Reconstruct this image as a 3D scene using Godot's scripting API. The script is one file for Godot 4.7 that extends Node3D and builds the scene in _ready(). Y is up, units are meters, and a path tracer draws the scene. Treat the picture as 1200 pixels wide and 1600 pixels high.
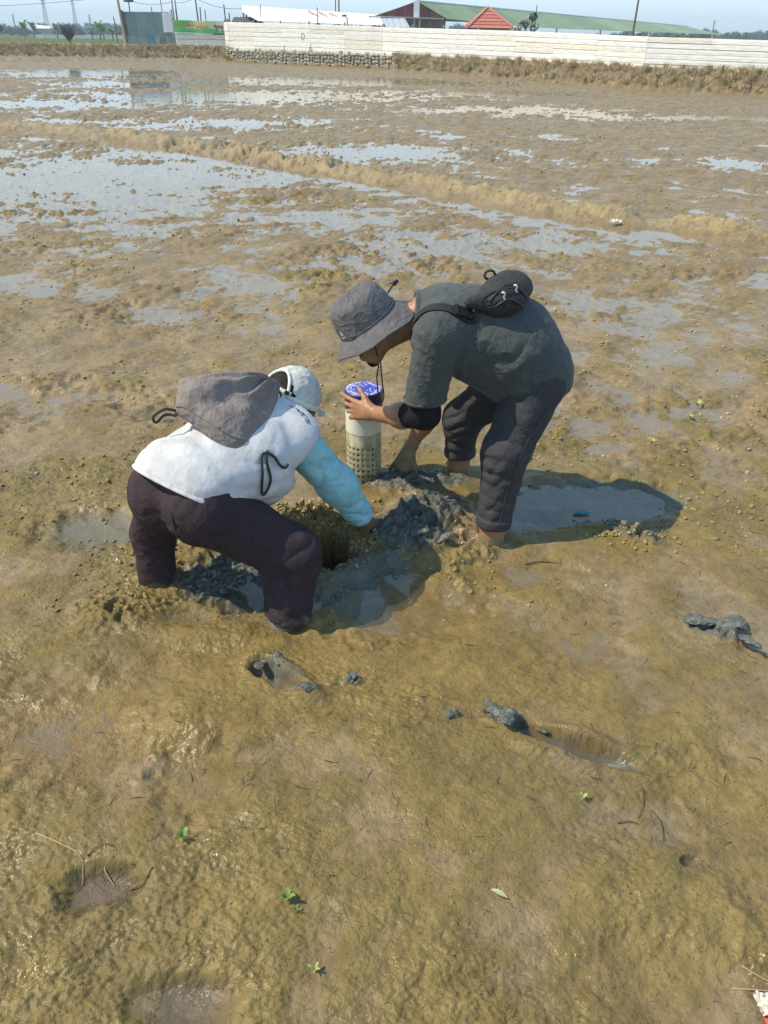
extends Node3D
# A flooded rice field: two people bent over a hole in the mud, a perforated pipe between them, a fence and sheds behind.

var used := {}
var M := {}
var rng := RandomNumberGenerator.new()

# ---------------------------------------------------------------- naming and tagging
func numbered(called: String) -> String:
	if not used.has(called):
		used[called] = 0
		return called
	used[called] += 1
	return "%s_%03d" % [called, used[called]]

func tag(o: Node, label: String, category: String, group := "") -> Node:
	o.set_meta("label", label)
	o.set_meta("category", category)
	if group != "":
		o.set_meta("group", group)
	return o

func base(called: String, at: Vector3, label: String, category: String, group := "") -> Node3D:
	var o := Node3D.new()
	o.name = numbered(called)
	add_child(o)
	o.position = at
	tag(o, label, category, group)
	return o

func put(called: String, mesh: Mesh, m: Material, parent: Node = self) -> MeshInstance3D:
	var o := MeshInstance3D.new()
	o.name = numbered(called) if parent == self else called
	o.mesh = mesh
	o.material_override = m
	parent.add_child(o, true)
	return o

func structure(called: String, mesh: Mesh, m: Material) -> MeshInstance3D:
	var o := put(called, mesh, m)
	o.set_meta("kind", "structure")
	return o

# ---------------------------------------------------------------- mesh collecting
class Shape:
	var v := PackedVector3Array()
	var ix := PackedInt32Array()
	var col := PackedColorArray()
	var uv := PackedVector2Array()
	var ink := Color.WHITE
	var off := Vector3.ZERO

	func vert(p: Vector3) -> int:
		v.append(p - off)
		col.append(ink)
		return v.size() - 1

	func tri(a: int, b: int, c: int) -> void:
		ix.append(a); ix.append(b); ix.append(c)

	func quad(a: int, b: int, c: int, d: int) -> void:
		tri(a, b, c)
		tri(a, c, d)

	func face(a: Vector3, b: Vector3, c: Vector3, d: Vector3) -> void:
		var i := vert(a)
		vert(b); vert(c); vert(d)
		quad(i, i + 1, i + 2, i + 3)

	# a box with chamfered long edges: t places it, size is full
	func box(t: Transform3D, s: Vector3) -> void:
		var h := s * 0.5
		var p := []
		for k in 8:
			p.append(t * Vector3(h.x if k & 1 else -h.x, h.y if k & 2 else -h.y, h.z if k & 4 else -h.z))
		face(p[0], p[2], p[3], p[1])
		face(p[4], p[5], p[7], p[6])
		face(p[0], p[1], p[5], p[4])
		face(p[2], p[6], p[7], p[3])
		face(p[0], p[4], p[6], p[2])
		face(p[1], p[3], p[7], p[5])

	# tube along points with a radius at each
	func tube(pts: Array, rad: Array, seg := 8, caps := true, flat := 1.0, flat_axis := Vector3.ZERO) -> void:
		var up := Vector3.UP
		var first := v.size()
		var n := pts.size()
		var side := Vector3.ZERO
		for i in n:
			var d: Vector3 = (pts[mini(i + 1, n - 1)] - pts[maxi(i - 1, 0)]).normalized()
			if i == 0:
				side = flat_axis if flat_axis != Vector3.ZERO else (d.cross(up) if absf(d.dot(up)) < 0.9 else d.cross(Vector3.RIGHT))
			elif flat_axis != Vector3.ZERO:
				side = flat_axis
			side = (side - d * side.dot(d)).normalized()
			var other := side.cross(d)
			var r: float = rad[mini(i, rad.size() - 1)]
			for k in seg:
				var a := TAU * k / seg
				vert(pts[i] + side * cos(a) * r * flat + other * sin(a) * r)
		for i in n - 1:
			for k in seg:
				var a := first + i * seg + k
				var b := first + i * seg + (k + 1) % seg
				quad(a, b, b + seg, a + seg)
		if caps:
			var c := vert(pts[0])
			var e := vert(pts[n - 1])
			for k in seg:
				tri(c, first + (k + 1) % seg, first + k)
				tri(e, first + (n - 1) * seg + k, first + (n - 1) * seg + (k + 1) % seg)

	# profile of (radius, height) turned round the y axis of t
	func lathe(t: Transform3D, prof: Array, seg := 32, wob = null) -> void:
		var first := v.size()
		for i in prof.size():
			for k in seg:
				var a := TAU * k / seg
				var p := Vector3(cos(a) * prof[i].x, prof[i].y, sin(a) * prof[i].x)
				if wob != null:
					p = wob.call(p, i, a)
				vert(t * p)
		for i in prof.size() - 1:
			for k in seg:
				var a := first + i * seg + k
				var b := first + i * seg + (k + 1) % seg
				quad(a, a + seg, b + seg, b)

	func add(o: Shape, t: Transform3D) -> void:
		var first := v.size()
		for i in o.v.size():
			v.append(t * o.v[i])
			col.append(ink if o.ink == Color.WHITE else o.col[i])
		for k in o.ix:
			ix.append(first + k)

	func mesh(smooth := true, colours := false) -> ArrayMesh:
		var vv := v
		var nn := PackedVector3Array()
		var ii := ix
		var cc := col
		if smooth:
			nn.resize(v.size())
			for k in range(0, ix.size(), 3):
				var a := ix[k]
				var b := ix[k + 1]
				var c := ix[k + 2]
				var n := (v[c] - v[a]).cross(v[b] - v[a])
				nn[a] += n; nn[b] += n; nn[c] += n
			for k in nn.size():
				nn[k] = nn[k].normalized()
		else:
			vv = PackedVector3Array()
			cc = PackedColorArray()
			ii = PackedInt32Array()
			for k in range(0, ix.size(), 3):
				var n := (v[ix[k + 2]] - v[ix[k]]).cross(v[ix[k + 1]] - v[ix[k]]).normalized()
				for e in 3:
					vv.append(v[ix[k + e]])
					nn.append(n)
					cc.append(col[ix[k + e]])
					ii.append(k + e)
		var a := []
		a.resize(Mesh.ARRAY_MAX)
		a[Mesh.ARRAY_VERTEX] = vv
		a[Mesh.ARRAY_NORMAL] = nn
		a[Mesh.ARRAY_INDEX] = ii
		if colours:
			a[Mesh.ARRAY_COLOR] = cc
		if uv.size() == vv.size():
			a[Mesh.ARRAY_TEX_UV] = uv
		var m := ArrayMesh.new()
		m.add_surface_from_arrays(Mesh.PRIMITIVE_TRIANGLES, a)
		return m

# ---------------------------------------------------------------- smooth bodies: tapered bones joined, meshed as surface nets
class Field:
	var A := PackedVector3Array()
	var BA := PackedVector3Array()
	var IL := PackedFloat32Array()
	var RA := PackedFloat32Array()
	var RD := PackedFloat32Array()
	var W := PackedVector3Array()
	var FI := PackedFloat32Array()
	var K := PackedFloat32Array()
	var cuts := []
	var lo := Vector3(1e9, 1e9, 1e9)
	var hi := Vector3(-1e9, -1e9, -1e9)

	func bone(a: Vector3, b: Vector3, ra: float, rb: float, k := 0.03, w := Vector3.ZERO, f := 1.0) -> void:
		A.append(a)
		BA.append(b - a)
		IL.append(1.0 / maxf((b - a).length_squared(), 1e-9))
		RA.append(ra)
		RD.append(rb - ra)
		W.append(w.normalized())
		FI.append(1.0 / f - 1.0)
		K.append(k)
		var r := maxf(ra, rb) * f + 0.02
		for p in [a, b]:
			lo = lo.min(p - Vector3.ONE * r)
			hi = hi.max(p + Vector3.ONE * r)

	func cut(c: Vector3, n: Vector3, radius: float) -> void:
		cuts.append([c, n.normalized(), radius * radius])

	func eval(p: Vector3, ids: PackedInt32Array) -> float:
		var d := 1e3
		for i in ids:
			var q := p - A[i]
			q -= BA[i] * clampf(q.dot(BA[i]) * IL[i], 0.0, 1.0)
			var f := FI[i]
			var e := 0.0
			if f != 0.0:
				var w := W[i]
				e = (q + w * (q.dot(w) * f)).length()
			else:
				e = q.length()
			e -= RA[i] + RD[i] * clampf((p - A[i]).dot(BA[i]) * IL[i], 0.0, 1.0)
			var k := K[i]
			var h := k - absf(d - e)
			d = minf(d, e)
			if h > 0.0:
				d -= h * h / k * 0.25
		for c in cuts:
			var q: Vector3 = p - c[0]
			if q.length_squared() < c[2]:
				d = maxf(d, q.dot(c[1]))
		return d

	func all() -> PackedInt32Array:
		return PackedInt32Array(range(A.size()))

	func at(p: Vector3) -> float:
		return eval(p, all())

	# first point on the surface met from p along dir, pushed out by gap
	func hit(p: Vector3, dir: Vector3, gap := 0.0) -> Vector3:
		var ids := all()
		for i in 120:
			var d := eval(p, ids) - gap
			if d < 0.0005:
				break
			p += dir * maxf(d * 0.8, 0.0008)
		return p

	func normal(p: Vector3) -> Vector3:
		var ids := all()
		var e := 0.002
		return Vector3(eval(p + Vector3(e, 0, 0), ids) - eval(p - Vector3(e, 0, 0), ids), eval(p + Vector3(0, e, 0), ids) - eval(p - Vector3(0, e, 0), ids), eval(p + Vector3(0, 0, e), ids) - eval(p - Vector3(0, 0, e), ids)).normalized()

	func into(s: Shape, cell: float, bend = null, tint = null) -> void:
		var B := 4
		var n := Vector3i(((hi - lo) / cell).ceil()) + Vector3i.ONE * 2
		n = Vector3i((n.x + B - 1) / B * B + 1, (n.y + B - 1) / B * B + 1, (n.z + B - 1) / B * B + 1)
		var sx := 1
		var sy := n.x
		var sz := n.x * n.y
		var g := PackedFloat32Array()
		g.resize(n.x * n.y * n.z)
		g.fill(1e6)
		var vi := PackedInt32Array()
		vi.resize(g.size())
		vi.fill(-1)
		var ids := all()
		var rad := cell * B * 0.5 * 1.7321
		var live := []
		for bz in range(0, n.z - 1, B):
			for by in range(0, n.y - 1, B):
				for bx in range(0, n.x - 1, B):
					var c := lo + (Vector3(bx, by, bz) + Vector3.ONE * B * 0.5) * cell
					var d := eval(c, ids)
					if absf(d) > rad * 1.15 + cell:
						continue
					var near := PackedInt32Array()
					for i in ids:
						var q := c - A[i]
						var t := clampf(q.dot(BA[i]) * IL[i], 0.0, 1.0)
						q -= BA[i] * t
						var e := (q + W[i] * (q.dot(W[i]) * FI[i])).length() - RA[i] - RD[i] * t
						if e < rad * 2.2 + K[i] + maxf(d, 0.0):
							near.append(i)
					live.append(Vector3i(bx, by, bz))
					for z in range(bz, bz + B + 1):
						for y in range(by, by + B + 1):
							var at0 := bx + y * sy + z * sz
							for x in B + 1:
								if g[at0 + x] > 9e5:
									g[at0 + x] = eval(lo + Vector3(bx + x, y, z) * cell, near)
		var from := s.v.size()
		var corner := [0, sx, sy, sx + sy, sz, sx + sz, sy + sz, sx + sy + sz]
		var edges := [0, 1, 2, 3, 4, 5, 6, 7, 0, 2, 1, 3, 4, 6, 5, 7, 0, 4, 1, 5, 2, 6, 3, 7]
		var pos := [Vector3(0, 0, 0), Vector3(1, 0, 0), Vector3(0, 1, 0), Vector3(1, 1, 0), Vector3(0, 0, 1), Vector3(1, 0, 1), Vector3(0, 1, 1), Vector3(1, 1, 1)]
		var cells := []
		for b in live:
			for z in range(b.z, b.z + B):
				for y in range(b.y, b.y + B):
					for x in range(b.x, b.x + B):
						var o: int = x + y * sy + z * sz
						var inside := 0
						for k in 8:
							if g[o + corner[k]] < 0.0:
								inside += 1
						if inside == 0 or inside == 8:
							continue
						var sum := Vector3.ZERO
						var cnt := 0
						for k in range(0, 24, 2):
							var ga := g[o + corner[edges[k]]]
							var gb := g[o + corner[edges[k + 1]]]
							if (ga < 0.0) != (gb < 0.0):
								sum += pos[edges[k]].lerp(pos[edges[k + 1]], ga / (ga - gb))
								cnt += 1
						vi[o] = s.v.size()
						s.v.append(lo + (Vector3(x, y, z) + sum / cnt) * cell)
						s.col.append(s.ink)
						cells.append(o)
		var from_ix := s.ix.size()
		for o in cells:
			var inn: bool = g[o] < 0.0
			for ax in 3:
				var d1: int = [sx, sy, sz][ax]
				if (g[o + d1] < 0.0) == inn:
					continue
				var d2: int = [sy, sz, sx][ax]
				var d3: int = [sz, sx, sy][ax]
				if o - d2 - d3 < 0:
					continue
				var q0: int = vi[o]
				var q1: int = vi[o - d2]
				var q2: int = vi[o - d2 - d3]
				var q3: int = vi[o - d3]
				if q1 < 0 or q2 < 0 or q3 < 0:
					continue
				if inn:
					s.quad(q0, q3, q2, q1)
				else:
					s.quad(q0, q1, q2, q3)
		if bend != null or tint != null:
			var nn := PackedVector3Array()
			nn.resize(s.v.size())
			for k in range(from_ix, s.ix.size(), 3):
				var a := s.ix[k]
				var bb := s.ix[k + 1]
				var c := s.ix[k + 2]
				var m := (s.v[c] - s.v[a]).cross(s.v[bb] - s.v[a])
				nn[a] += m; nn[bb] += m; nn[c] += m
			for k in range(from, s.v.size()):
				var p := s.v[k]
				if tint != null:
					s.col[k] = tint.call(p)
				if bend != null:
					var m := nn[k].normalized()
					s.v[k] = p + m * bend.call(p, m)
		if s.off != Vector3.ZERO:
			for k in range(from, s.v.size()):
				s.v[k] -= s.off

# ---------------------------------------------------------------- textures and materials
func noise(sd: int, freq: float, kind := FastNoiseLite.TYPE_SIMPLEX_SMOOTH, oct := 4, gain := 0.5) -> FastNoiseLite:
	var n := FastNoiseLite.new()
	n.seed = sd
	n.noise_type = kind
	n.frequency = freq
	n.fractal_type = FastNoiseLite.FRACTAL_FBM if oct > 1 else FastNoiseLite.FRACTAL_NONE
	n.fractal_octaves = oct
	n.fractal_gain = gain
	return n

func grey_picture(n: FastNoiseLite, size: int) -> Image:
	return n.get_seamless_image(size, size, false, false, 0.12, true)

func picture(im: Image) -> ImageTexture:
	return ImageTexture.create_from_image(im)

# grey picture with its range moved to lo..hi
func ranged(im: Image, lo: float, hi: float) -> Image:
	var d := im.get_data()
	var lut := PackedByteArray()
	lut.resize(256)
	for i in 256:
		lut[i] = int(clampf(lerpf(lo, hi, i / 255.0), 0.0, 1.0) * 255.0)
	for i in d.size():
		d[i] = lut[d[i]]
	return Image.create_from_data(im.get_width(), im.get_height(), false, Image.FORMAT_L8, d)

func mat(c: Color, rough: float, metal := 0.0) -> StandardMaterial3D:
	var m := StandardMaterial3D.new()
	m.albedo_color = c.linear_to_srgb()
	m.roughness = rough
	m.metallic = metal
	return m

func cloth(c: Color, rough: float, scale: float, bump := 0.04, tone: Texture2D = null) -> StandardMaterial3D:
	var m := mat(c, rough)
	m.uv1_triplanar = true
	m.uv1_scale = Vector3.ONE * scale
	m.heightmap_enabled = true
	m.heightmap_texture = M.crease
	m.heightmap_scale = bump * 9.0
	m.metallic_specular = 0.3
	if tone:
		m.albedo_texture = tone
	return m

func _ready() -> void:
	rng.seed = 20240
	# camera
	var cam := Camera3D.new()
	cam.name = "camera"
	cam.fov = 66.98
	cam.near = 0.05
	cam.far = 6000.0
	add_child(cam)
	cam.position = Vector3(0, 1.6, 0)
	cam.rotation_order = EULER_ORDER_YXZ
	cam.rotation_degrees = Vector3(-31.75, 0, 0.55)
	cam.current = true
	# sky, haze, exposure
	var e := Environment.new()
	e.background_mode = Environment.BG_SKY
	var sm := ProceduralSkyMaterial.new()
	sm.sky_top_color = Color(0.45, 0.61, 0.78)
	sm.sky_horizon_color = Color(0.83, 0.90, 0.93)
	sm.sky_curve = 0.30
	sm.ground_bottom_color = Color(0.40, 0.37, 0.27)
	sm.ground_horizon_color = Color(0.66, 0.70, 0.68)
	sm.sun_angle_max = 12.0
	sm.sun_curve = 0.05
	var sk := Sky.new()
	sk.sky_material = sm
	e.sky = sk
	e.tonemap_mode = Environment.TONE_MAPPER_LINEAR
	e.tonemap_exposure = 1.48
	e.sdfgi_enabled = true
	e.ssao_enabled = true
	e.ssil_enabled = true
	e.fog_enabled = true
	e.fog_density = 0.0012
	e.fog_light_color = Color(0.80, 0.88, 0.95)
	var we := WorldEnvironment.new()
	we.name = "world"
	we.environment = e
	add_child(we)
	# the sun stands high on the left
	var sun := DirectionalLight3D.new()
	sun.name = "sun"
	sun.light_energy = 1.25
	sun.light_color = Color(1.0, 0.945, 0.84)
	sun.light_angular_distance = 0.53
	sun.shadow_enabled = true
	add_child(sun)
	sun.look_at_from_position(Vector3.ZERO, Vector3(0.62, -0.785, -0.03))
	make_materials()
	build_ground()
	build_background()
	build_pipe()
	build_digger()
	build_holder()
	build_small_things()

func make_materials() -> void:
	M.weave = picture(grey_picture(noise(5, 0.09, FastNoiseLite.TYPE_SIMPLEX_SMOOTH, 3), 512))
	var cr := noise(6, 0.011, FastNoiseLite.TYPE_SIMPLEX_SMOOTH, 4, 0.5)
	cr.fractal_type = FastNoiseLite.FRACTAL_RIDGED
	cr.domain_warp_enabled = true
	cr.domain_warp_amplitude = 26.0
	cr.domain_warp_frequency = 0.008
	M.crease = picture(grey_picture(cr, 512))
	var blotch := grey_picture(noise(11, 0.012, FastNoiseLite.TYPE_SIMPLEX_SMOOTH, 5, 0.55), 512)
	M.blotch_light = picture(ranged(blotch, 0.78, 1.0))
	M.blotch_strong = picture(ranged(blotch, 0.45, 1.0))
	M.rough_map = picture(ranged(blotch, 0.55, 1.0))
	M.tee = cloth(Color(0.082, 0.094, 0.096), 0.92, 2.4, 0.09, M.blotch_light)
	M.tee.rim_enabled = true
	M.tee.rim = 0.5
	M.slacks = cloth(Color(0.062, 0.060, 0.068), 0.8, 3.0, 0.05, M.blotch_light)
	M.sleeve_black = cloth(Color(0.012, 0.012, 0.014), 0.85, 3.0, 0.03)
	M.hat = cloth(Color(0.155, 0.150, 0.162), 0.8, 4.0, 0.06, M.blotch_light)
	M.bag_black = cloth(Color(0.045, 0.047, 0.049), 0.72, 5.0, 0.06, M.blotch_light)
	M.strap = cloth(Color(0.028, 0.03, 0.032), 0.8, 12.0, 0.05)
	M.shirt_white = cloth(Color(0.64, 0.65, 0.675), 0.9, 1.7, 0.05, M.blotch_light)
	M.sleeve_blue = cloth(Color(0.27, 0.66, 0.76), 0.9, 3.0, 0.05, M.blotch_light)
	M.purple = cloth(Color(0.052, 0.036, 0.046), 0.88, 3.0, 0.05, M.blotch_light)
	M.sack = cloth(Color(0.27, 0.235, 0.22), 0.92, 3.0, 0.09, M.blotch_light)
	M.cap = cloth(Color(0.62, 0.65, 0.62), 0.9, 4.0, 0.05, M.blotch_light)
	M.cap_edge = cloth(Color(0.66, 0.68, 0.63), 0.9, 6.0, 0.04)
	for k in ["slacks", "purple", "sleeve_blue"]:
		var c := cloth(Color.WHITE, M[k].roughness, 3.0, 0.05, M.blotch_light)
		c.vertex_color_use_as_albedo = true
		M[k + "_muddy"] = c
	M.cord = mat(Color(0.015, 0.018, 0.02), 0.7)
	M.skin = mat(Color.WHITE, 0.5)
	M.skin.vertex_color_use_as_albedo = true
	M.skin.subsurf_scatter_enabled = true
	M.skin.subsurf_scatter_strength = 0.08
	M.skin.uv1_triplanar = true
	M.skin.uv1_scale = Vector3.ONE * 6.0
	M.skin.heightmap_enabled = true
	M.skin.heightmap_texture = M.weave
	M.skin.heightmap_scale = 0.04
	M.hair = cloth(Color(0.012, 0.010, 0.010), 0.6, 8.0, 0.03)
	M.eye = mat(Color(0.03, 0.02, 0.015), 0.1)
	M.plastic_black = mat(Color(0.012, 0.012, 0.013), 0.4)
	M.metal_pale = mat(Color(0.6, 0.6, 0.6), 0.35, 0.6)
	M.ink_white = mat(Color(0.75, 0.78, 0.8), 0.8)
	M.ink_blue = mat(Color(0.03, 0.09, 0.28), 0.8)

# a sum of cloth folds: each [centre, across, reach, wavelength, height]; ridges are round, valleys sharp, strength uneven
func folds(list: Array, wob: FastNoiseLite, fine: float) -> Callable:
	return func(p: Vector3, _n: Vector3) -> float:
		var w := wob.get_noise_3dv(p * 4.5)
		var d := wob.get_noise_3dv(p * 11.0) * fine
		for f in list:
			var q: Vector3 = p - f[0]
			var r: float = q.length_squared() / (f[2] * f[2])
			if r < 4.0:
				var a := clampf(0.75 + 1.5 * wob.get_noise_3dv(p * 3.0 + f[0] * 31.0), 0.1, 1.5)
				var s := absf(sin(q.dot(f[1]) * PI / f[3] + w * 1.9))
				d += f[4] * a * exp(-r) * (pow(s, 0.62) - 0.68)
		return d

# cloth colour with mud caked where top says: splashes end in a ragged line
func muddied(c: Color, mud: Color, top: float, n: FastNoiseLite) -> Callable:
	return func(p: Vector3) -> Color:
		var k := n.get_noise_3dv(p)
		var m := smoothstep(0.0, 0.02, top + k * 0.07 - p.y)
		var drops := smoothstep(0.34, 0.40, n.get_noise_3dv(p * 2.3 + Vector3(4, 0, 0))) * smoothstep(0.34, 0.06, p.y)
		return c.lerp(mud * (1.0 + 0.3 * k), maxf(m, drops * 0.3))

# ---------------------------------------------------------------- the field
var n_wide := FastNoiseLite.new()
var n_mid := FastNoiseLite.new()
var n_small := FastNoiseLite.new()
var n_crumb := FastNoiseLite.new()
var n_grain := FastNoiseLite.new()
var n_patch := FastNoiseLite.new()
var n_warp := FastNoiseLite.new()
var marks := []          # pools, holes, heaps and films: [x, z, half x, half z, turn, rise, where the edge begins 0..1, colour, amount of colour, added roughness, extra reach]
const BUND := [[-30.0, -32.0], [-14.0, -21.4], [-8.0, -17.3], [-3.2, -13.8], [-0.04, -10.75], [1.95, -8.6], [2.8, -8.0], [3.5, -7.45], [7.0, -5.0], [16.0, 0.5]]
const EDGE_X := [-90.0, -24.0, -14.0, -10.6, -9.9, -4.5, -0.4, 5.3, 9.0, 12.35, 20.0, 60.0]
const EDGE_Z := [-70.0, -63.0, -60.5, -58.5, -55.3, -50.1, -46.6, -38.2, -31.5, -28.6, -22.0, 12.0]
const GREYBLUE := Color(0.138, 0.152, 0.132)
const OCHRE := Color(0.275, 0.19, 0.062)
const BROWN := Color(0.27, 0.185, 0.078)
const PALE := Color(0.42, 0.34, 0.20)
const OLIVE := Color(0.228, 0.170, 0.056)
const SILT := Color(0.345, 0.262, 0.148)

func edge_z(x: float) -> float:
	for i in EDGE_X.size() - 1:
		if x <= EDGE_X[i + 1]:
			return lerpf(EDGE_Z[i], EDGE_Z[i + 1], clampf((x - EDGE_X[i]) / (EDGE_X[i + 1] - EDGE_X[i]), 0.0, 1.0))
	return EDGE_Z[-1]

func set_noises() -> void:
	n_wide = noise(101, 0.55, FastNoiseLite.TYPE_SIMPLEX_SMOOTH, 3)
	n_mid = noise(102, 2.4, FastNoiseLite.TYPE_SIMPLEX_SMOOTH, 3)
	n_small = noise(103, 9.0, FastNoiseLite.TYPE_SIMPLEX_SMOOTH, 3, 0.6)
	n_crumb = noise(104, 30.0, FastNoiseLite.TYPE_CELLULAR, 2, 0.5)
	n_crumb.cellular_return_type = FastNoiseLite.RETURN_DISTANCE
	n_crumb.domain_warp_enabled = true
	n_crumb.domain_warp_amplitude = 0.03
	n_crumb.domain_warp_frequency = 18.0
	n_grain = noise(105, 75.0, FastNoiseLite.TYPE_SIMPLEX_SMOOTH, 2, 0.6)
	n_patch = noise(106, 0.9, FastNoiseLite.TYPE_SIMPLEX_SMOOTH, 3, 0.55)
	n_warp = noise(107, 7.0, FastNoiseLite.TYPE_SIMPLEX_SMOOTH, 2)

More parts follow.
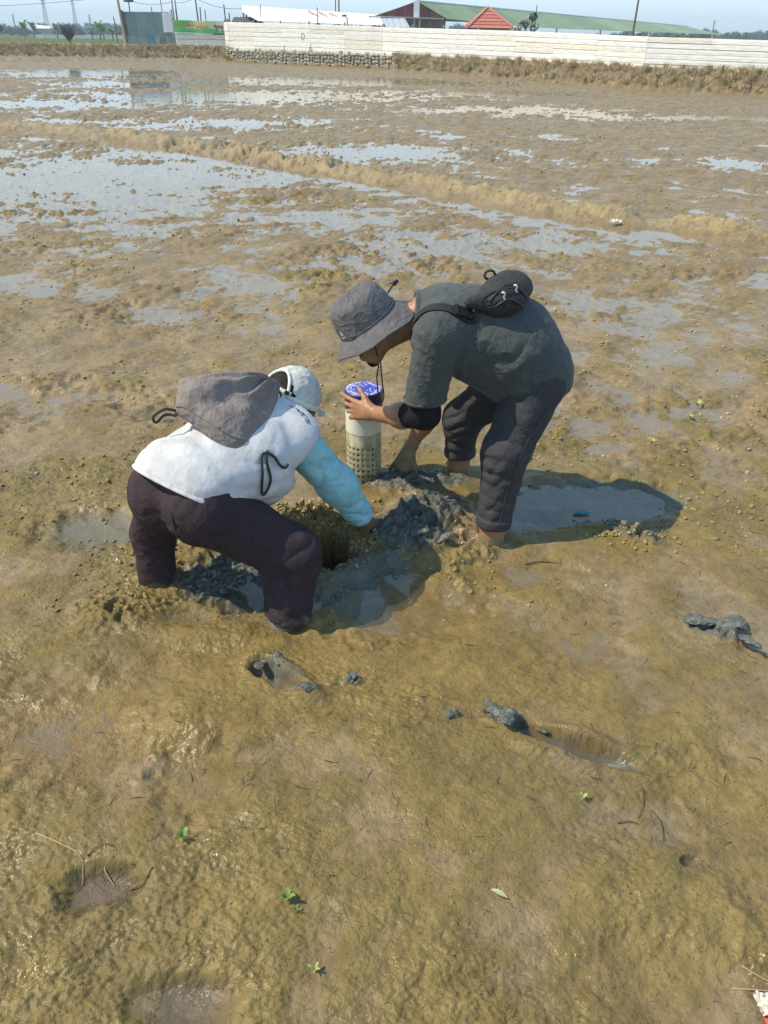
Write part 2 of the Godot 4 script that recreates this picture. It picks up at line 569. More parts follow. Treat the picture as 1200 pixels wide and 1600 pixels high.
func set_marks() -> void:
	# open water and wet ground of the wider field
	for w in [[-3.9, -10.6, 2.6, 2.6, -0.046], [-0.3, -8.0, 0.8, 0.6, -0.022], [0.35, -6.95, 0.6, 0.6, -0.035], [1.47, -7.2, 0.6, 0.35, -0.04], [-2.3, -5.6, 0.72, 0.24, -0.021], [-1.45, -5.0, 0.47, 0.22, -0.024], [-0.95, -5.75, 0.52, 0.26, -0.018],
		[-0.2, -6.4, 0.5, 0.4, -0.035], [1.7, -5.3, 0.47, 0.30, -0.025], [1.6, -6.15, 0.52, 0.2, -0.021], [2.8, -6.0, 0.45, 0.2, -0.024], [1.26, -4.3, 0.39, 0.15, -0.022], [2.0, -4.0, 0.36, 0.12, -0.024], [-4.5, -25.5, 5.0, 2.4, -0.055], [-3.2, -17.6, 1.9, 1.2, -0.05], [-0.2, -13.2, 1.7, 1.0, -0.05],
		[3.2, -21.5, 3.4, 1.2, -0.035], [6.8, -20.0, 2.8, 0.8, -0.03], [-13.0, -39.0, 4.0, 4.0, -0.06], [-2.0, -34.0, 6.0, 2.6, -0.055], [3.0, -28.0, 4.0, 1.5, -0.03], [5.0, -12.5, 1.6, 0.6, -0.02], [-8.5, -22.0, 3.0, 1.5, -0.05], [-7.0, -17.5, 1.6, 1.0, -0.04], [-9.0, -31.0, 3.0, 2.0, -0.05], [2.4, -15.5, 1.5, 0.6, -0.02], [-2.0, -3.6, 0.5, 0.25, -0.022], [1.3, -3.4, 0.6, 0.35, -0.022], [-0.7, -3.5, 0.5, 0.2, -0.018]]:
		marks.append([w[0], w[1], w[2], w[3], 0.0, w[4], 0.25, -1, 0.0, 0.0, 0.55])
	for w in [
		# films of water near the feet of the camera
		[-1.07, -2.42, 0.22, 0.13, 0.0, -0.036, 0.3, 4, 0.5, -0.6, 0.4], [-0.82, -1.45, 0.26, 0.22, 0.2, -0.027, 0.2, 2, 0.8, -0.7, 0.4], [-0.46, -1.30, 0.11, 0.17, 0.25, -0.024, 0.3, 1, 0.55, -0.7, 0.3],
		[0.62, -1.88, 0.13, 0.24, -0.5, -0.020, 0.3, 2, 0.7, -0.7, 0.3], [-0.62, -1.90, 0.10, 0.07, 0.2, -0.030, 0.3, 4, 0.5, -0.5, 0.3], [0.46, -2.17, 0.20, 0.13, 0.1, -0.024, 0.3, 1, 0.35, -0.7, 0.3], [0.86, -1.17, 0.16, 0.24, 0.0, -0.018, 0.2, 2, 0.3, -0.6, 0.4],
		[0.55, -0.82, 0.2, 0.1, 0.0, -0.016, 0.2, 2, 0.3, -0.5, 0.4],
		[-0.595, -0.99, 0.085, 0.055, 0.05, -0.036, 0.25, 6, 0.95, -0.8, 0.4], [-0.36, -0.765, 0.10, 0.055, 0.0, -0.032, 0.25, 6, 0.8, -0.7, 0.45],
		# ochre crust of algae
		[0.10, -1.70, 0.55, 0.26, 0.1, 0.0, 0.2, 1, 0.65, -0.2, 0.5], [-0.45, -1.62, 0.35, 0.25, 0.2, 0.006, 0.2, 1, 0.6, 0.1, 0.5], [0.9, -2.25, 0.5, 0.12, 0.1, 0.004, 0.2, 1, 0.5, 0.0, 0.4],
		# the pool under the shade of the digger and the pool behind the holder
		[0.06, -2.00, 0.29, 0.20, 0.25, -0.044, 0.45, 1, 0.45, -0.8, 0.25], [-0.12, -2.06, 0.16, 0.12, 0.0, -0.006, 0.3, 0, 0.75, -0.3, 0.4], [0.86, -2.66, 0.70, 0.42, 0.05, 0.0, 0.6, -1, 0.0, -2.5, 0.2], [0.80, -2.66, 0.44, 0.19, 0.05, -0.046, 0.4, 0, 0.9, -1.0, 0.25], [0.58, -2.52, 0.16, 0.10, 0.3, -0.03, 0.4, 0, 0.6, -0.5, 0.3],
		# dug heaps of grey mud
		[0.10, -2.41, 0.20, 0.18, 0.3, 0.060, 0.05, 0, 1.0, 0.9, 0.3], [0.19, -2.56, 0.17, 0.13, 0.2, 0.045, 0.1, 0, 0.95, 0.8, 0.3], [0.14, -2.79, 0.24, 0.085, 0.0, 0.026, 0.2, 0, 0.95, 0.6, 0.4], [-0.02, -2.18, 0.14, 0.09, 0.2, 0.014, 0.2, 0, 0.9, 0.2, 0.3], [0.12, -1.95, 0.42, 0.30, 0.1, 0.0, 0.5, -1, 0.0, -2.0, 0.3], [-0.24, -2.50, 0.22, 0.10, 0.1, 0.052, 0.15, 3, 0.15, 1.2, 0.3],
		[0.30, -2.42, 0.10, 0.08, 0.5, 0.020, 0.2, 1, 0.3, 0.7, 0.3], [-0.53, -2.14, 0.19, 0.15, 0.1, -0.030, 0.3, 0, 1.0, 1.1, 0.35], [-0.44, -2.02, 0.10, 0.07, 0.4, -0.045, 0.3, 0, 0.9, 0.3, 0.3], [-0.53, -1.83, 0.22, 0.08, -0.25, 0.030, 0.2, 1, 0.8, 0.5, 0.3], [-0.86, -1.93, 0.15, 0.10, 0.0, 0.020, 0.2, 1, 0.3, 0.6, 0.4], [-0.60, -2.36, 0.16, 0.10, 0.0, 0.024, 0.2, 3, 0.2, 0.9, 0.4],
		[0.90, -2.40, 0.13, 0.05, -0.5, 0.026, 0.2, 0, 0.55, 1.0, 0.3], [0.32, -2.28, 0.13, 0.05, 0.3, 0.018, 0.2, 1, 0.4, 0.6, 0.3],
		# footprints
		[-0.335, -1.655, 0.055, 0.035, -0.5, -0.065, 0.2, 0, 0.9, 0.3, 0.3], [-0.27, -1.605, 0.085, 0.030, -0.5, -0.050, 0.2, 0, 0.7, 0.0, 0.3], [-0.215, -1.575, 0.070, 0.040, -0.5, 0.036, 0.2, 1, 0.5, -0.4, 0.3], [-0.37, -1.69, 0.06, 0.05, -0.4, 0.022, 0.2, 1, 0.3, 0.3, 0.4], [-0.28, -1.665, 0.08, 0.03, -0.5, 0.020, 0.2, 0, 0.6, 0.3, 0.4],
		[0.395, -1.460, 0.045, 0.022, -0.42, -0.085, 0.3, 5, 0.9, 0.3, 0.3], [0.475, -1.420, 0.105, 0.026, -0.42, -0.060, 0.3, 0, 0.95, 0.2, 0.35], [0.570, -1.375, 0.10, 0.026, -0.42, -0.040, 0.3, 0, 0.7, -0.4, 0.3], [0.535, -1.435, 0.12, 0.030, -0.42, 0.020, 0.2, 1, 0.3, 0.2, 0.4], [0.43, -1.385, 0.11, 0.035, -0.42, 0.014, 0.2, -1, 0.0, 0.3, 0.4], [0.335, -1.495, 0.065, 0.04, -0.3, 0.014, 0.2, 0, 0.9, 0.6, 0.4],
		[1.05, -1.88, 0.12, 0.05, -0.35, 0.010, 0.2, 0, 0.9, 0.6, 0.4], [1.18, -1.83, 0.08, 0.05, 0.2, -0.03, 0.3, 3, 0.4, -0.4, 0.3], [0.70, -1.078, 0.022, 0.014, 0.3, -0.04, 0.4, 0, 0.7, 0.0, 0.2], [-0.087, -1.62, 0.03, 0.015, 0.1, 0.012, 0.2, 0, 0.9, 0.7, 0.3], [0.19, -1.50, 0.022, 0.014, 0.0, 0.012, 0.2, 0, 0.9, 0.7, 0.3],
		# the hole being dug, with shade painted into its wall as a dark colour
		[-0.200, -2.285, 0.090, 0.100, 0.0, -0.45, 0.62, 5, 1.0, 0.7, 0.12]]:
		marks.append(w)

func near_marks(z: float) -> Array:
	var out := []
	for m in marks:
		if absf(z - m[1]) < maxf(m[2], m[3]) * (1.3 + m[10]):
			out.append(m)
	return out

var made_colour := Color.WHITE     # set by height_at

func height_at(x: float, z: float, list: Array) -> float:
	var far := sqrt(x * x + z * z)
	var wide := n_wide.get_noise_2d(x, z)
	var mid := n_mid.get_noise_2d(x, z)
	var small := n_small.get_noise_2d(x, z)
	var patch := n_patch.get_noise_2d(x, z)
	var level := 0.026 if z > -3.0 else lerpf(0.026, 0.013, clampf((-3.0 - z) / 3.0, 0.0, 1.0))
	if z < -11.5:
		level = 0.022
	var h := level + wide * (0.014 if z > -3.2 else 0.03) + mid * (0.014 if z > -3.2 else 0.022)
	var rough := clampf(0.45 + patch * 1.9, 0.0, 1.2)
	# bare silt, with a skin of algae lying over it in patches and nearly everywhere on the trampled plot
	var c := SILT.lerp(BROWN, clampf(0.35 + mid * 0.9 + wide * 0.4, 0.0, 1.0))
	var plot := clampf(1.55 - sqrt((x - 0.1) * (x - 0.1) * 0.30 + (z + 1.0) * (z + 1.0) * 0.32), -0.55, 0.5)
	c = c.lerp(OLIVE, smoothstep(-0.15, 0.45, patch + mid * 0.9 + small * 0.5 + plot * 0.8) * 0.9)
	var w2 := 0.0
	var lumpy := 0.0
	var got_warp := false
	for m in list:
		var dx: float = x - m[0]
		var dz: float = z - m[1]
		if m[4] != 0.0:
			var cs := cos(m[4])
			var sn := sin(m[4])
			var t := dx * cs - dz * sn
			dz = dx * sn + dz * cs
			dx = t
		dx /= m[2]
		dz /= m[3]
		var r := dx * dx + dz * dz
		var top: float = 1.0 + m[10]
		if r > top * top * 1.9:
			continue
		if not got_warp:
			w2 = n_warp.get_noise_2d(x, z) * 0.26 + small * 0.34 + mid * 0.16
			got_warp = true
		var k := 1.0 - smoothstep(m[6], top, sqrt(r) + w2 * (0.35 if m[3] < 0.045 else (0.8 if m[2] < 0.35 else (0.35 if m[2] < 0.45 else (0.8 if m[10] < 0.5 else 2.4)))) + (n_mid.get_noise_2d(x * 0.6 + 31.0, z * 0.6) * 0.9 if m[2] > 0.5 else 0.0))
		if k > 0.0:
			h += m[5] * k
			rough += m[9] * k
			if m[9] > 0.5:
				lumpy += m[9] * k
			if m[7] >= 0:
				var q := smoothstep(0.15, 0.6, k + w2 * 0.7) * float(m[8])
				c = c.lerp([GREYBLUE, OCHRE, BROWN, PALE, Color(0.20, 0.195, 0.13), Color(0.10, 0.098, 0.08), Color(0.15, 0.11, 0.06)][m[7]], q)  # the darkest of these paints shade into the dug hole
	# low ground silts up smooth and flat
	if z > -60.0:
		h *= lerpf(0.42, 1.0, smoothstep(0.0, 0.035, absf(h)))
	rough = maxf(rough, 0.0) * smoothstep(-0.012, 0.022, h)
	h += small * (0.007 if far < 3.2 else 0.010) * (0.35 + rough)
	if far < 22.0 and rough > 0.02:
		var cr := n_crumb.get_noise_2d(x, z)     # about -1 at the middle of a crumb
		h += (-cr - 0.55) * 0.011 * rough * clampf(1.15 - far / 22.0, 0.2, 1.0) * clampf((far - 1.6) / 2.4, 0.25, 1.0)
	if lumpy > 0.05:
		var lump := 1.0 - absf(n_warp.get_noise_2d(x * 2.1, z * 2.1)) * 2.4 + 0.5 * n_small.get_noise_2d(x * 1.9 + 9.0, z * 1.9)
		h += (lump - 0.4) * 0.030 * minf(lumpy, 1.0)
	if far < 4.5:
		h += n_grain.get_noise_2d(x, z) * 0.0034 * (0.10 + rough * 0.9)
		if rough > 0.05 and far < 3.2:
			h += (-n_crumb.get_noise_2d(x * 2.3 + 3.0, z * 2.3) - 0.5) * 0.0085 * minf(rough, 1.0)
	# the earth bund across the field, with a ditch along its near side
	if z < -3.0 and z > -34.0:
		var best := 1e9
		var sign_ := 1.0
		for i in BUND.size() - 1:
			var ax: float = BUND[i][0]
			var az: float = BUND[i][1]
			var bx: float = BUND[i + 1][0] - ax
			var bz: float = BUND[i + 1][1] - az
			var t := clampf(((x - ax) * bx + (z - az) * bz) / (bx * bx + bz * bz), 0.0, 1.0)
			var qx := x - ax - bx * t
			var qz := z - az - bz * t
			var dd := qx * qx + qz * qz
			if dd < best:
				best = dd
				sign_ = signf(bx * qz - bz * qx)
		best = sqrt(best)
		if best < 2.2:
			var s := best * sign_ + small * 0.05 + mid * 0.12
			var broad := 0.22 + 0.30 * clampf((1.5 - x) / 9.0, 0.0, 1.0)
			var bump := exp(-pow(s / broad, 2.0))
			var low := 1.0 - 0.75 * exp(-pow((x - 2.75) / 0.22, 2.0))
			h += bump * (0.10 + 0.04 * mid + 0.03 * n_warp.get_noise_2d(x * 0.8, z * 0.8)) * low
			h += bump * (-n_crumb.get_noise_2d(x * 0.8, z * 0.8) - 0.5) * 0.030
			h -= 0.022 * exp(-pow((s - broad * 1.9) / 0.22, 2.0))
			c = c.lerp(Color(0.41, 0.31, 0.16), smoothstep(0.15, 0.7, bump + small * 0.5))
	# far bund, bank and the land beyond
	if z < -20.0:
		var ez := edge_z(x)
		if x < -8.5:
			var lz := -49.0 - (x + 34.0) * 0.24
			h += 0.22 * exp(-pow((z - lz + mid * 0.5) / 0.55, 2.0))
		var t := ez - z
		var land := lerpf(0.66, 0.3, clampf((-z - 72.0) / 60.0, 0.0, 1.0))
		var rise := 0.0
		if x < -10.0:
			rise = smoothstep(-1.6, 0.9, t + mid)
		elif x < 0.3:
			rise = smoothstep(0.0, 0.5, t)
		else:
			rise = smoothstep(-2.0, 0.3, t + mid * 0.6)
		h = lerpf(h, land + mid * 0.03, rise)
		c = c.lerp(Color(0.24, 0.185, 0.11), smoothstep(0.1, 0.7, rise))
		var green := smoothstep(-71.0, -76.0, z + wide * 3.0)
		if green > 0.0:
			c = c.lerp(Color(0.105, 0.15, 0.05).lerp(Color(0.16, 0.17, 0.07), clampf(0.5 + patch, 0.0, 1.0)), green)
	var tone := 1.0 + 0.16 * mid + 0.14 * small + 0.12 * patch
	c.r *= tone
	c.g *= tone
	c.b *= tone
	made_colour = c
	return h

func ground_y(x: float, z: float) -> float:
	return height_at(x, z, near_marks(z))

func build_ground() -> void:
	set_noises()
	set_marks()
	# rows get wider apart with distance
	var rows := []
	var z := 0.55
	while z > -900.0:
		rows.append(z)
		var d := maxf(-z, 0.55)
		var step := clampf((d * d + 2.4) / 1240.0 * 1.15, 0.004, 1e9)
		if d > 16.0:
			step = minf(step, 0.0125 * d)
		if d > 150.0:
			step = d * 0.12
		z -= step
	var cols := 730
	var vs := PackedVector3Array()
	var cs := PackedColorArray()
	var us := PackedVector2Array()
	var n := rows.size()
	vs.resize(n * cols)
	cs.resize(n * cols)
	us.resize(n * cols)
	for r in n:
		var rz: float = rows[r]
		var half := 0.74 * (maxf(-rz, 0.0) * 0.86 + 0.85) + 0.45
		if rz < -40.0:
			half *= lerpf(1.0, 2.2, clampf((-rz - 40.0) / 60.0, 0.0, 1.0))
		var list := near_marks(rz)
		for k in cols:
			var x := half * (2.0 * k / (cols - 1.0) - 1.0)
			var i := r * cols + k
			var h := 0.3
			if rz > -400.0:
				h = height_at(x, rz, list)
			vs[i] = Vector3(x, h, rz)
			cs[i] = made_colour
			us[i] = Vector2(x, rz)
	var ns := PackedVector3Array()
	ns.resize(vs.size())
	for r in n:
		var r0 := maxi(r - 1, 0) * cols
		var r1 := mini(r + 1, n - 1) * cols
		for k in cols:
			var a := vs[r * cols + mini(k + 1, cols - 1)] - vs[r * cols + maxi(k - 1, 0)]
			var b := vs[r0 + k] - vs[r1 + k]
			ns[r * cols + k] = b.cross(a).normalized()
	var ix := PackedInt32Array()
	ix.resize((n - 1) * (cols - 1) * 6)
	var q := 0
	var dry_from := 0
	for r in n - 1:
		if rows[r] > -66.0:
			dry_from = (r + 1) * (cols - 1) * 6
		for k in cols - 1:
			var a := r * cols + k
			ix[q] = a; ix[q + 1] = a + cols; ix[q + 2] = a + cols + 1
			ix[q + 3] = a; ix[q + 4] = a + cols + 1; ix[q + 5] = a + 1
			q += 6
	var arr := []
	arr.resize(Mesh.ARRAY_MAX)
	arr[Mesh.ARRAY_VERTEX] = vs
	arr[Mesh.ARRAY_NORMAL] = ns
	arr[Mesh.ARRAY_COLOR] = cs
	arr[Mesh.ARRAY_TEX_UV] = us
	arr[Mesh.ARRAY_TEX_UV2] = us
	arr[Mesh.ARRAY_INDEX] = ix.slice(0, dry_from)
	var me := ArrayMesh.new()
	me.add_surface_from_arrays(Mesh.PRIMITIVE_TRIANGLES, arr)
	arr[Mesh.ARRAY_INDEX] = ix.slice(dry_from)
	me.add_surface_from_arrays(Mesh.PRIMITIVE_TRIANGLES, arr)
	# wet mud: fine relief, flecks of straw and rot, uneven gloss
	var m := mat(Color.WHITE, 1.0)
	m.vertex_color_use_as_albedo = true
	var flecks := Image.create_empty(1024, 1024, false, Image.FORMAT_RGB8)
	flecks.fill(Color(0.86, 0.86, 0.86))
	var fg := RandomNumberGenerator.new()
	fg.seed = 4
	var tone := grey_picture(noise(61, 0.02, FastNoiseLite.TYPE_SIMPLEX_SMOOTH, 5, 0.62), 1024)
	var td := tone.get_data()
	for y in 1024:
		for x in 1024:
			var v := 0.80 + 0.20 * td[y * 1024 + x] / 255.0
			flecks.set_pixel(x, y, Color(v, v, v))
	for k in 4600:
		var p := Vector2(fg.randf() * 1024.0, fg.randf() * 1024.0)
		var a := fg.randf() * TAU
		var len := fg.randf_range(2.0, 11.0)
		var c := Color(0.98, 0.95, 0.86) if fg.randf() < 0.35 else Color(0.40, 0.36, 0.30)
		if fg.randf() < 0.25:
			c = Color(0.75, 0.82, 0.55)
		var bend := fg.randf_range(-0.12, 0.12)
		for s in int(len):
			p += Vector2(cos(a), sin(a))
			a += bend
			flecks.set_pixel(posmod(int(p.x), 1024), posmod(int(p.y), 1024), c)
	m.albedo_texture = picture(flecks)
	m.uv1_scale = Vector3(0.9, 0.9, 0.9)
	var relief := noise(63, 0.06, FastNoiseLite.TYPE_SIMPLEX_SMOOTH, 5, 0.66)
	relief.noise_type = FastNoiseLite.TYPE_CELLULAR
	relief.cellular_return_type = FastNoiseLite.RETURN_DISTANCE
	relief.domain_warp_enabled = true
	relief.domain_warp_amplitude = 14.0
	relief.domain_warp_frequency = 0.03
	var rel := grey_picture(relief, 1024)
	m.heightmap_enabled = true
	m.heightmap_texture = picture(rel)
	m.heightmap_flip_texture = true
	m.heightmap_scale = 0.42
	m.roughness_texture = picture(ranged(grey_picture(noise(64, 0.009, FastNoiseLite.TYPE_SIMPLEX_SMOOTH, 5, 0.62), 512), 0.16, 1.0))
	m.roughness = 1.0
	m.metallic_specular = 0.4
	m.detail_enabled = true
	m.detail_blend_mode = BaseMaterial3D.BLEND_MODE_MUL
	m.detail_uv_layer = BaseMaterial3D.DETAIL_UV_2
	m.uv2_scale = Vector3(0.23, 0.23, 0.23)
	m.detail_albedo = picture(ranged(grey_picture(noise(65, 0.02, FastNoiseLite.TYPE_SIMPLEX_SMOOTH, 5, 0.6), 512), 0.82, 1.0))
	var dry := mat(Color.WHITE, 0.95)
	dry.vertex_color_use_as_albedo = true
	dry.metallic_specular = 0.0
	dry.albedo_texture = m.detail_albedo
	dry.uv1_scale = Vector3(0.1, 0.1, 0.1)
	me.surface_set_material(0, m)
	me.surface_set_material(1, dry)
	structure("ground", me, null)
	# still, silty water filling every low place, one level everywhere; open only over the hole
	var s := Shape.new()
	for w in [[-70.0, -2.46, 70.0, 1.0, true], [-70.0, -66.0, 70.0, -2.46, false]]:
		if w[4]:
			for v in [[-70.0, -2.46, -0.33, 0.6], [-0.33, -2.08, -0.02, 0.6], [-0.02, -2.46, 70.0, 0.6]]:
				s.face(Vector3(v[0], 0, v[3]), Vector3(v[2], 0, v[3]), Vector3(v[2], 0, v[1]), Vector3(v[0], 0, v[1]))
		else:
			s.face(Vector3(w[0], 0, w[3]), Vector3(w[2], 0, w[3]), Vector3(w[2], 0, w[1]), Vector3(w[0], 0, w[1]))
	for p in s.v:
		s.uv.append(Vector2(p.x, p.z))
	var wm := mat(Color(0.30, 0.225, 0.12), 0.03)
	wm.transparency = BaseMaterial3D.TRANSPARENCY_ALPHA
	wm.albedo_color.a = 0.15
	wm.heightmap_enabled = true
	wm.heightmap_texture = picture(grey_picture(noise(66, 0.015, FastNoiseLite.TYPE_SIMPLEX_SMOOTH, 3), 512))
	wm.heightmap_scale = 0.06
	wm.uv1_scale = Vector3(1.1, 1.1, 1.1)
	structure("water", s.mesh(), wm)
	scatter_crumbs()

# lumps of mud, rotten stubble and straw too many to count
func scatter_crumbs() -> void:
	var g := RandomNumberGenerator.new()
	g.seed = 77
	var bump := noise(71, 1.1)
	var lumps := []
	for v in 3:
		var sp := SphereMesh.new()
		sp.radius = 1.0
		sp.height = 2.0
		sp.radial_segments = 9
		sp.rings = 5
		var s := Shape.new()
		var a := sp.get_mesh_arrays()
		var seen := {}
		var ids := []
		for p: Vector3 in a[Mesh.ARRAY_VERTEX]:
			var key := (p * 100.0).round()
			if not seen.has(key):
				seen[key] = s.vert(p * (1.0 + 0.55 * bump.get_noise_3dv(p * 0.9 + Vector3(v * 9, 0, 0)) + 0.25 * bump.get_noise_3dv(p * 2.4 + Vector3(v * 5, 3, 0))) * Vector3(1, 0.55, 0.8))
			ids.append(seen[key])
		for i: int in a[Mesh.ARRAY_INDEX]:
			s.ix.append(ids[i])
		lumps.append(s.mesh())
	var lm := mat(Color.WHITE, 0.75)
	lm.vertex_color_use_as_albedo = true
	lm.albedo_texture = M.blotch_light
	lm.uv1_triplanar = true
	lm.uv1_scale = Vector3.ONE * 0.8
	for v in 3:
		var at := []
		var tint := []
		var tries := 0
		while at.size() < 2600 and tries < 30000:
			tries += 1
			var d := exp(g.randf_range(log(1.9), log(20.0)))
			var x := g.randf_range(-1.0, 1.0) * (d * 0.6 + 0.4)
			if n_patch.get_noise_2d(x, -d) + 0.6 * n_mid.get_noise_2d(x * 1.7, -d * 1.7) < g.randf_range(-0.15, 0.45):
				continue
			var h := ground_y(x, -d)
			if h < -0.004 or h > 0.25:
				continue
			var sz := g.randf_range(0.3, 1.0)
			sz = (0.0018 + 0.006 * sz * sz * sz * sz) * (1.0 + d * 0.14)
			at.append(Transform3D(Basis.from_euler(Vector3(g.randf() * 0.8, g.randf() * TAU, g.randf() * 0.8)).scaled(Vector3.ONE * sz), Vector3(x, h + sz * 0.25, -d)))
			var t := g.randf_range(0.95, 1.5)
			tint.append(Color(made_colour.r * t, made_colour.g * t, made_colour.b * t))
		instances("mud_crumbs", lumps[v], at, tint, lm)
	# crumbs of dug mud on the rim of the hole and on the heaps
	var rim := []
	var rt := []
	for k in 1300:
		var spot: Array = [[-0.24, -2.49, 0.19, 0.10], [-0.22, -2.46, 0.15, 0.08], [-0.08, -2.38, 0.05, 0.12], [-0.60, -2.36, 0.15, 0.09], [0.90, -2.40, 0.11, 0.05], [-0.28, -2.48, 0.16, 0.07]][k % 6]
		var x: float = spot[0] + g.randfn(0.0, 0.55) * spot[2]
		var z: float = spot[1] + g.randfn(0.0, 0.55) * spot[3]
		var h := ground_y(x, z)
		if h < -0.2:
			continue
		var sz := 0.002 + 0.008 * pow(g.randf(), 3.0)
		rim.append(Transform3D(Basis.from_euler(Vector3(g.randf() * 3.0, g.randf() * TAU, g.randf() * 3.0)).scaled(Vector3.ONE * sz), Vector3(x, h + sz * 0.3, z)))
		var t := g.randf_range(1.0, 1.9)
		rt.append(Color(made_colour.r * t, made_colour.g * t, made_colour.b * t))
	for k in 1500:
		var an := g.randf() * TAU
		var rr := 0.086 * g.randf_range(0.72, 1.25)
		var x := -0.200 + cos(an) * rr
		var z := -2.285 + sin(an) * rr * 1.1
		var h := ground_y(x, z)
		if h < -0.12:
			continue
		var sz := 0.003 + 0.007 * pow(g.randf(), 2.0)
		rim.append(Transform3D(Basis.from_euler(Vector3(g.randf() * 3.0, g.randf() * TAU, g.randf() * 3.0)).scaled(Vector3.ONE * sz), Vector3(x, h + sz * 0.2, z)))
		rt.append(Color(0.20, 0.165, 0.085) * g.randf_range(0.7, 1.3))
	instances("dug_crumbs", lumps[1], rim, rt, lm)
	# stubble and straw: bent slivers
	var sl := Shape.new()
	sl.tube(smooth_points([Vector3(-0.5, 0, 0), Vector3(-0.15, 0.03, 0.06), Vector3(0.2, 0.0, 0.02), Vector3(0.5, 0.05, -0.08)], 5), [0.018, 0.026, 0.026, 0.02, 0.012, 0.006], 5)
	var sm := mat(Color.WHITE, 0.8)
	sm.vertex_color_use_as_albedo = true
	var at := []
	var tint := []
	for k in 4200:
		var d := exp(g.randf_range(log(1.1), log(17.0)))
		var x := g.randf_range(-1.0, 1.0) * (d * 0.6 + 0.4)
		if d < 2.4 and g.randf() < 0.7:
			continue
		if d > 2.2 and n_patch.get_noise_2d(x + 7.0, -d) < g.randf_range(-0.5, 0.4):
			continue
		var h := ground_y(x, -d)
		if h > 0.25:
			continue
		var len := g.randf_range(0.012, 0.04) * (1.0 + d * 0.06)
		var stand := g.randf() < 0.28 and d > 3.0
		var b := Basis.from_euler(Vector3(g.randf_range(-0.3, 0.3), g.randf() * TAU, g.randf_range(0.7, 1.5) if stand else g.randf_range(-0.25, 0.25)))
		at.append(Transform3D(b.scaled(Vector3.ONE * len), Vector3(x, maxf(h, 0.0) + (len * 0.3 if stand else 0.002), -d)))
		var c := Color(0.07, 0.052, 0.03) if g.randf() < 0.72 else Color(0.32, 0.25, 0.13)
		tint.append(c * g.randf_range(0.7, 1.2))
	instances("stubble", sl.mesh(), at, tint, sm)

func instances(called: String, mesh: Mesh, at: Array, tint: Array, m: Material) -> void:
	var mm := MultiMesh.new()
	mm.transform_format = MultiMesh.TRANSFORM_3D
	mm.use_colors = true
	mm.mesh = mesh
	mm.instance_count = at.size()
	for i in at.size():
		mm.set_instance_transform(i, at[i])
		mm.set_instance_color(i, tint[i])
	var o := MultiMeshInstance3D.new()
	o.name = numbered(called)
	o.multimesh = mm
	o.material_override = m
	add_child(o)
	o.set_meta("kind", "stuff")
	o.set_meta("label", {"mud_crumbs": "crumbs and lumps of drying mud lying over the field", "dug_crumbs": "crumbs of freshly dug mud round the hole", "stubble": "rotten stubble and straw scattered over the mud", "dry_grass": "dry brown grass along the field bank", "far_wood": "hazy far line of trees on the horizon"}[called])
	o.set_meta("category", {"mud_crumbs": "mud", "dug_crumbs": "mud", "stubble": "straw", "dry_grass": "grass", "far_wood": "trees"}[called])

# ---------------------------------------------------------------- fence, sheds, poles and land beyond the field
func frame(a: Vector3, b: Vector3) -> Basis:      # x along a to b on the level, z across
	var x := Vector3(b.x - a.x, 0, b.z - a.z).normalized()
	return Basis(x, Vector3.UP, x.cross(Vector3.UP))

func build_background() -> void:
	M.board = []
	for k in 4:
		var m := mat([Color(0.88, 0.88, 0.85), Color(0.85, 0.84, 0.78), Color(0.90, 0.90, 0.89), Color(0.82, 0.79, 0.70)][k], 0.6)
		m.albedo_texture = M.blotch_light
		m.uv1_triplanar = true
		m.uv1_scale = Vector3(0.35, 1.6, 0.35)
		M.board.append(m)
	M.post = mat(Color(0.30, 0.27, 0.23), 0.85)
	M.pole = mat(Color(0.16, 0.12, 0.09), 0.9)
	M.rust = mat(Color(0.36, 0.24, 0.12), 0.85)
	M.white_sheet = mat(Color(0.82, 0.83, 0.84), 0.5)
	build_fences()
	build_stone_wall()
	build_gate()
	build_banner()
	build_sheds()
	build_poles()
	build_far_land()

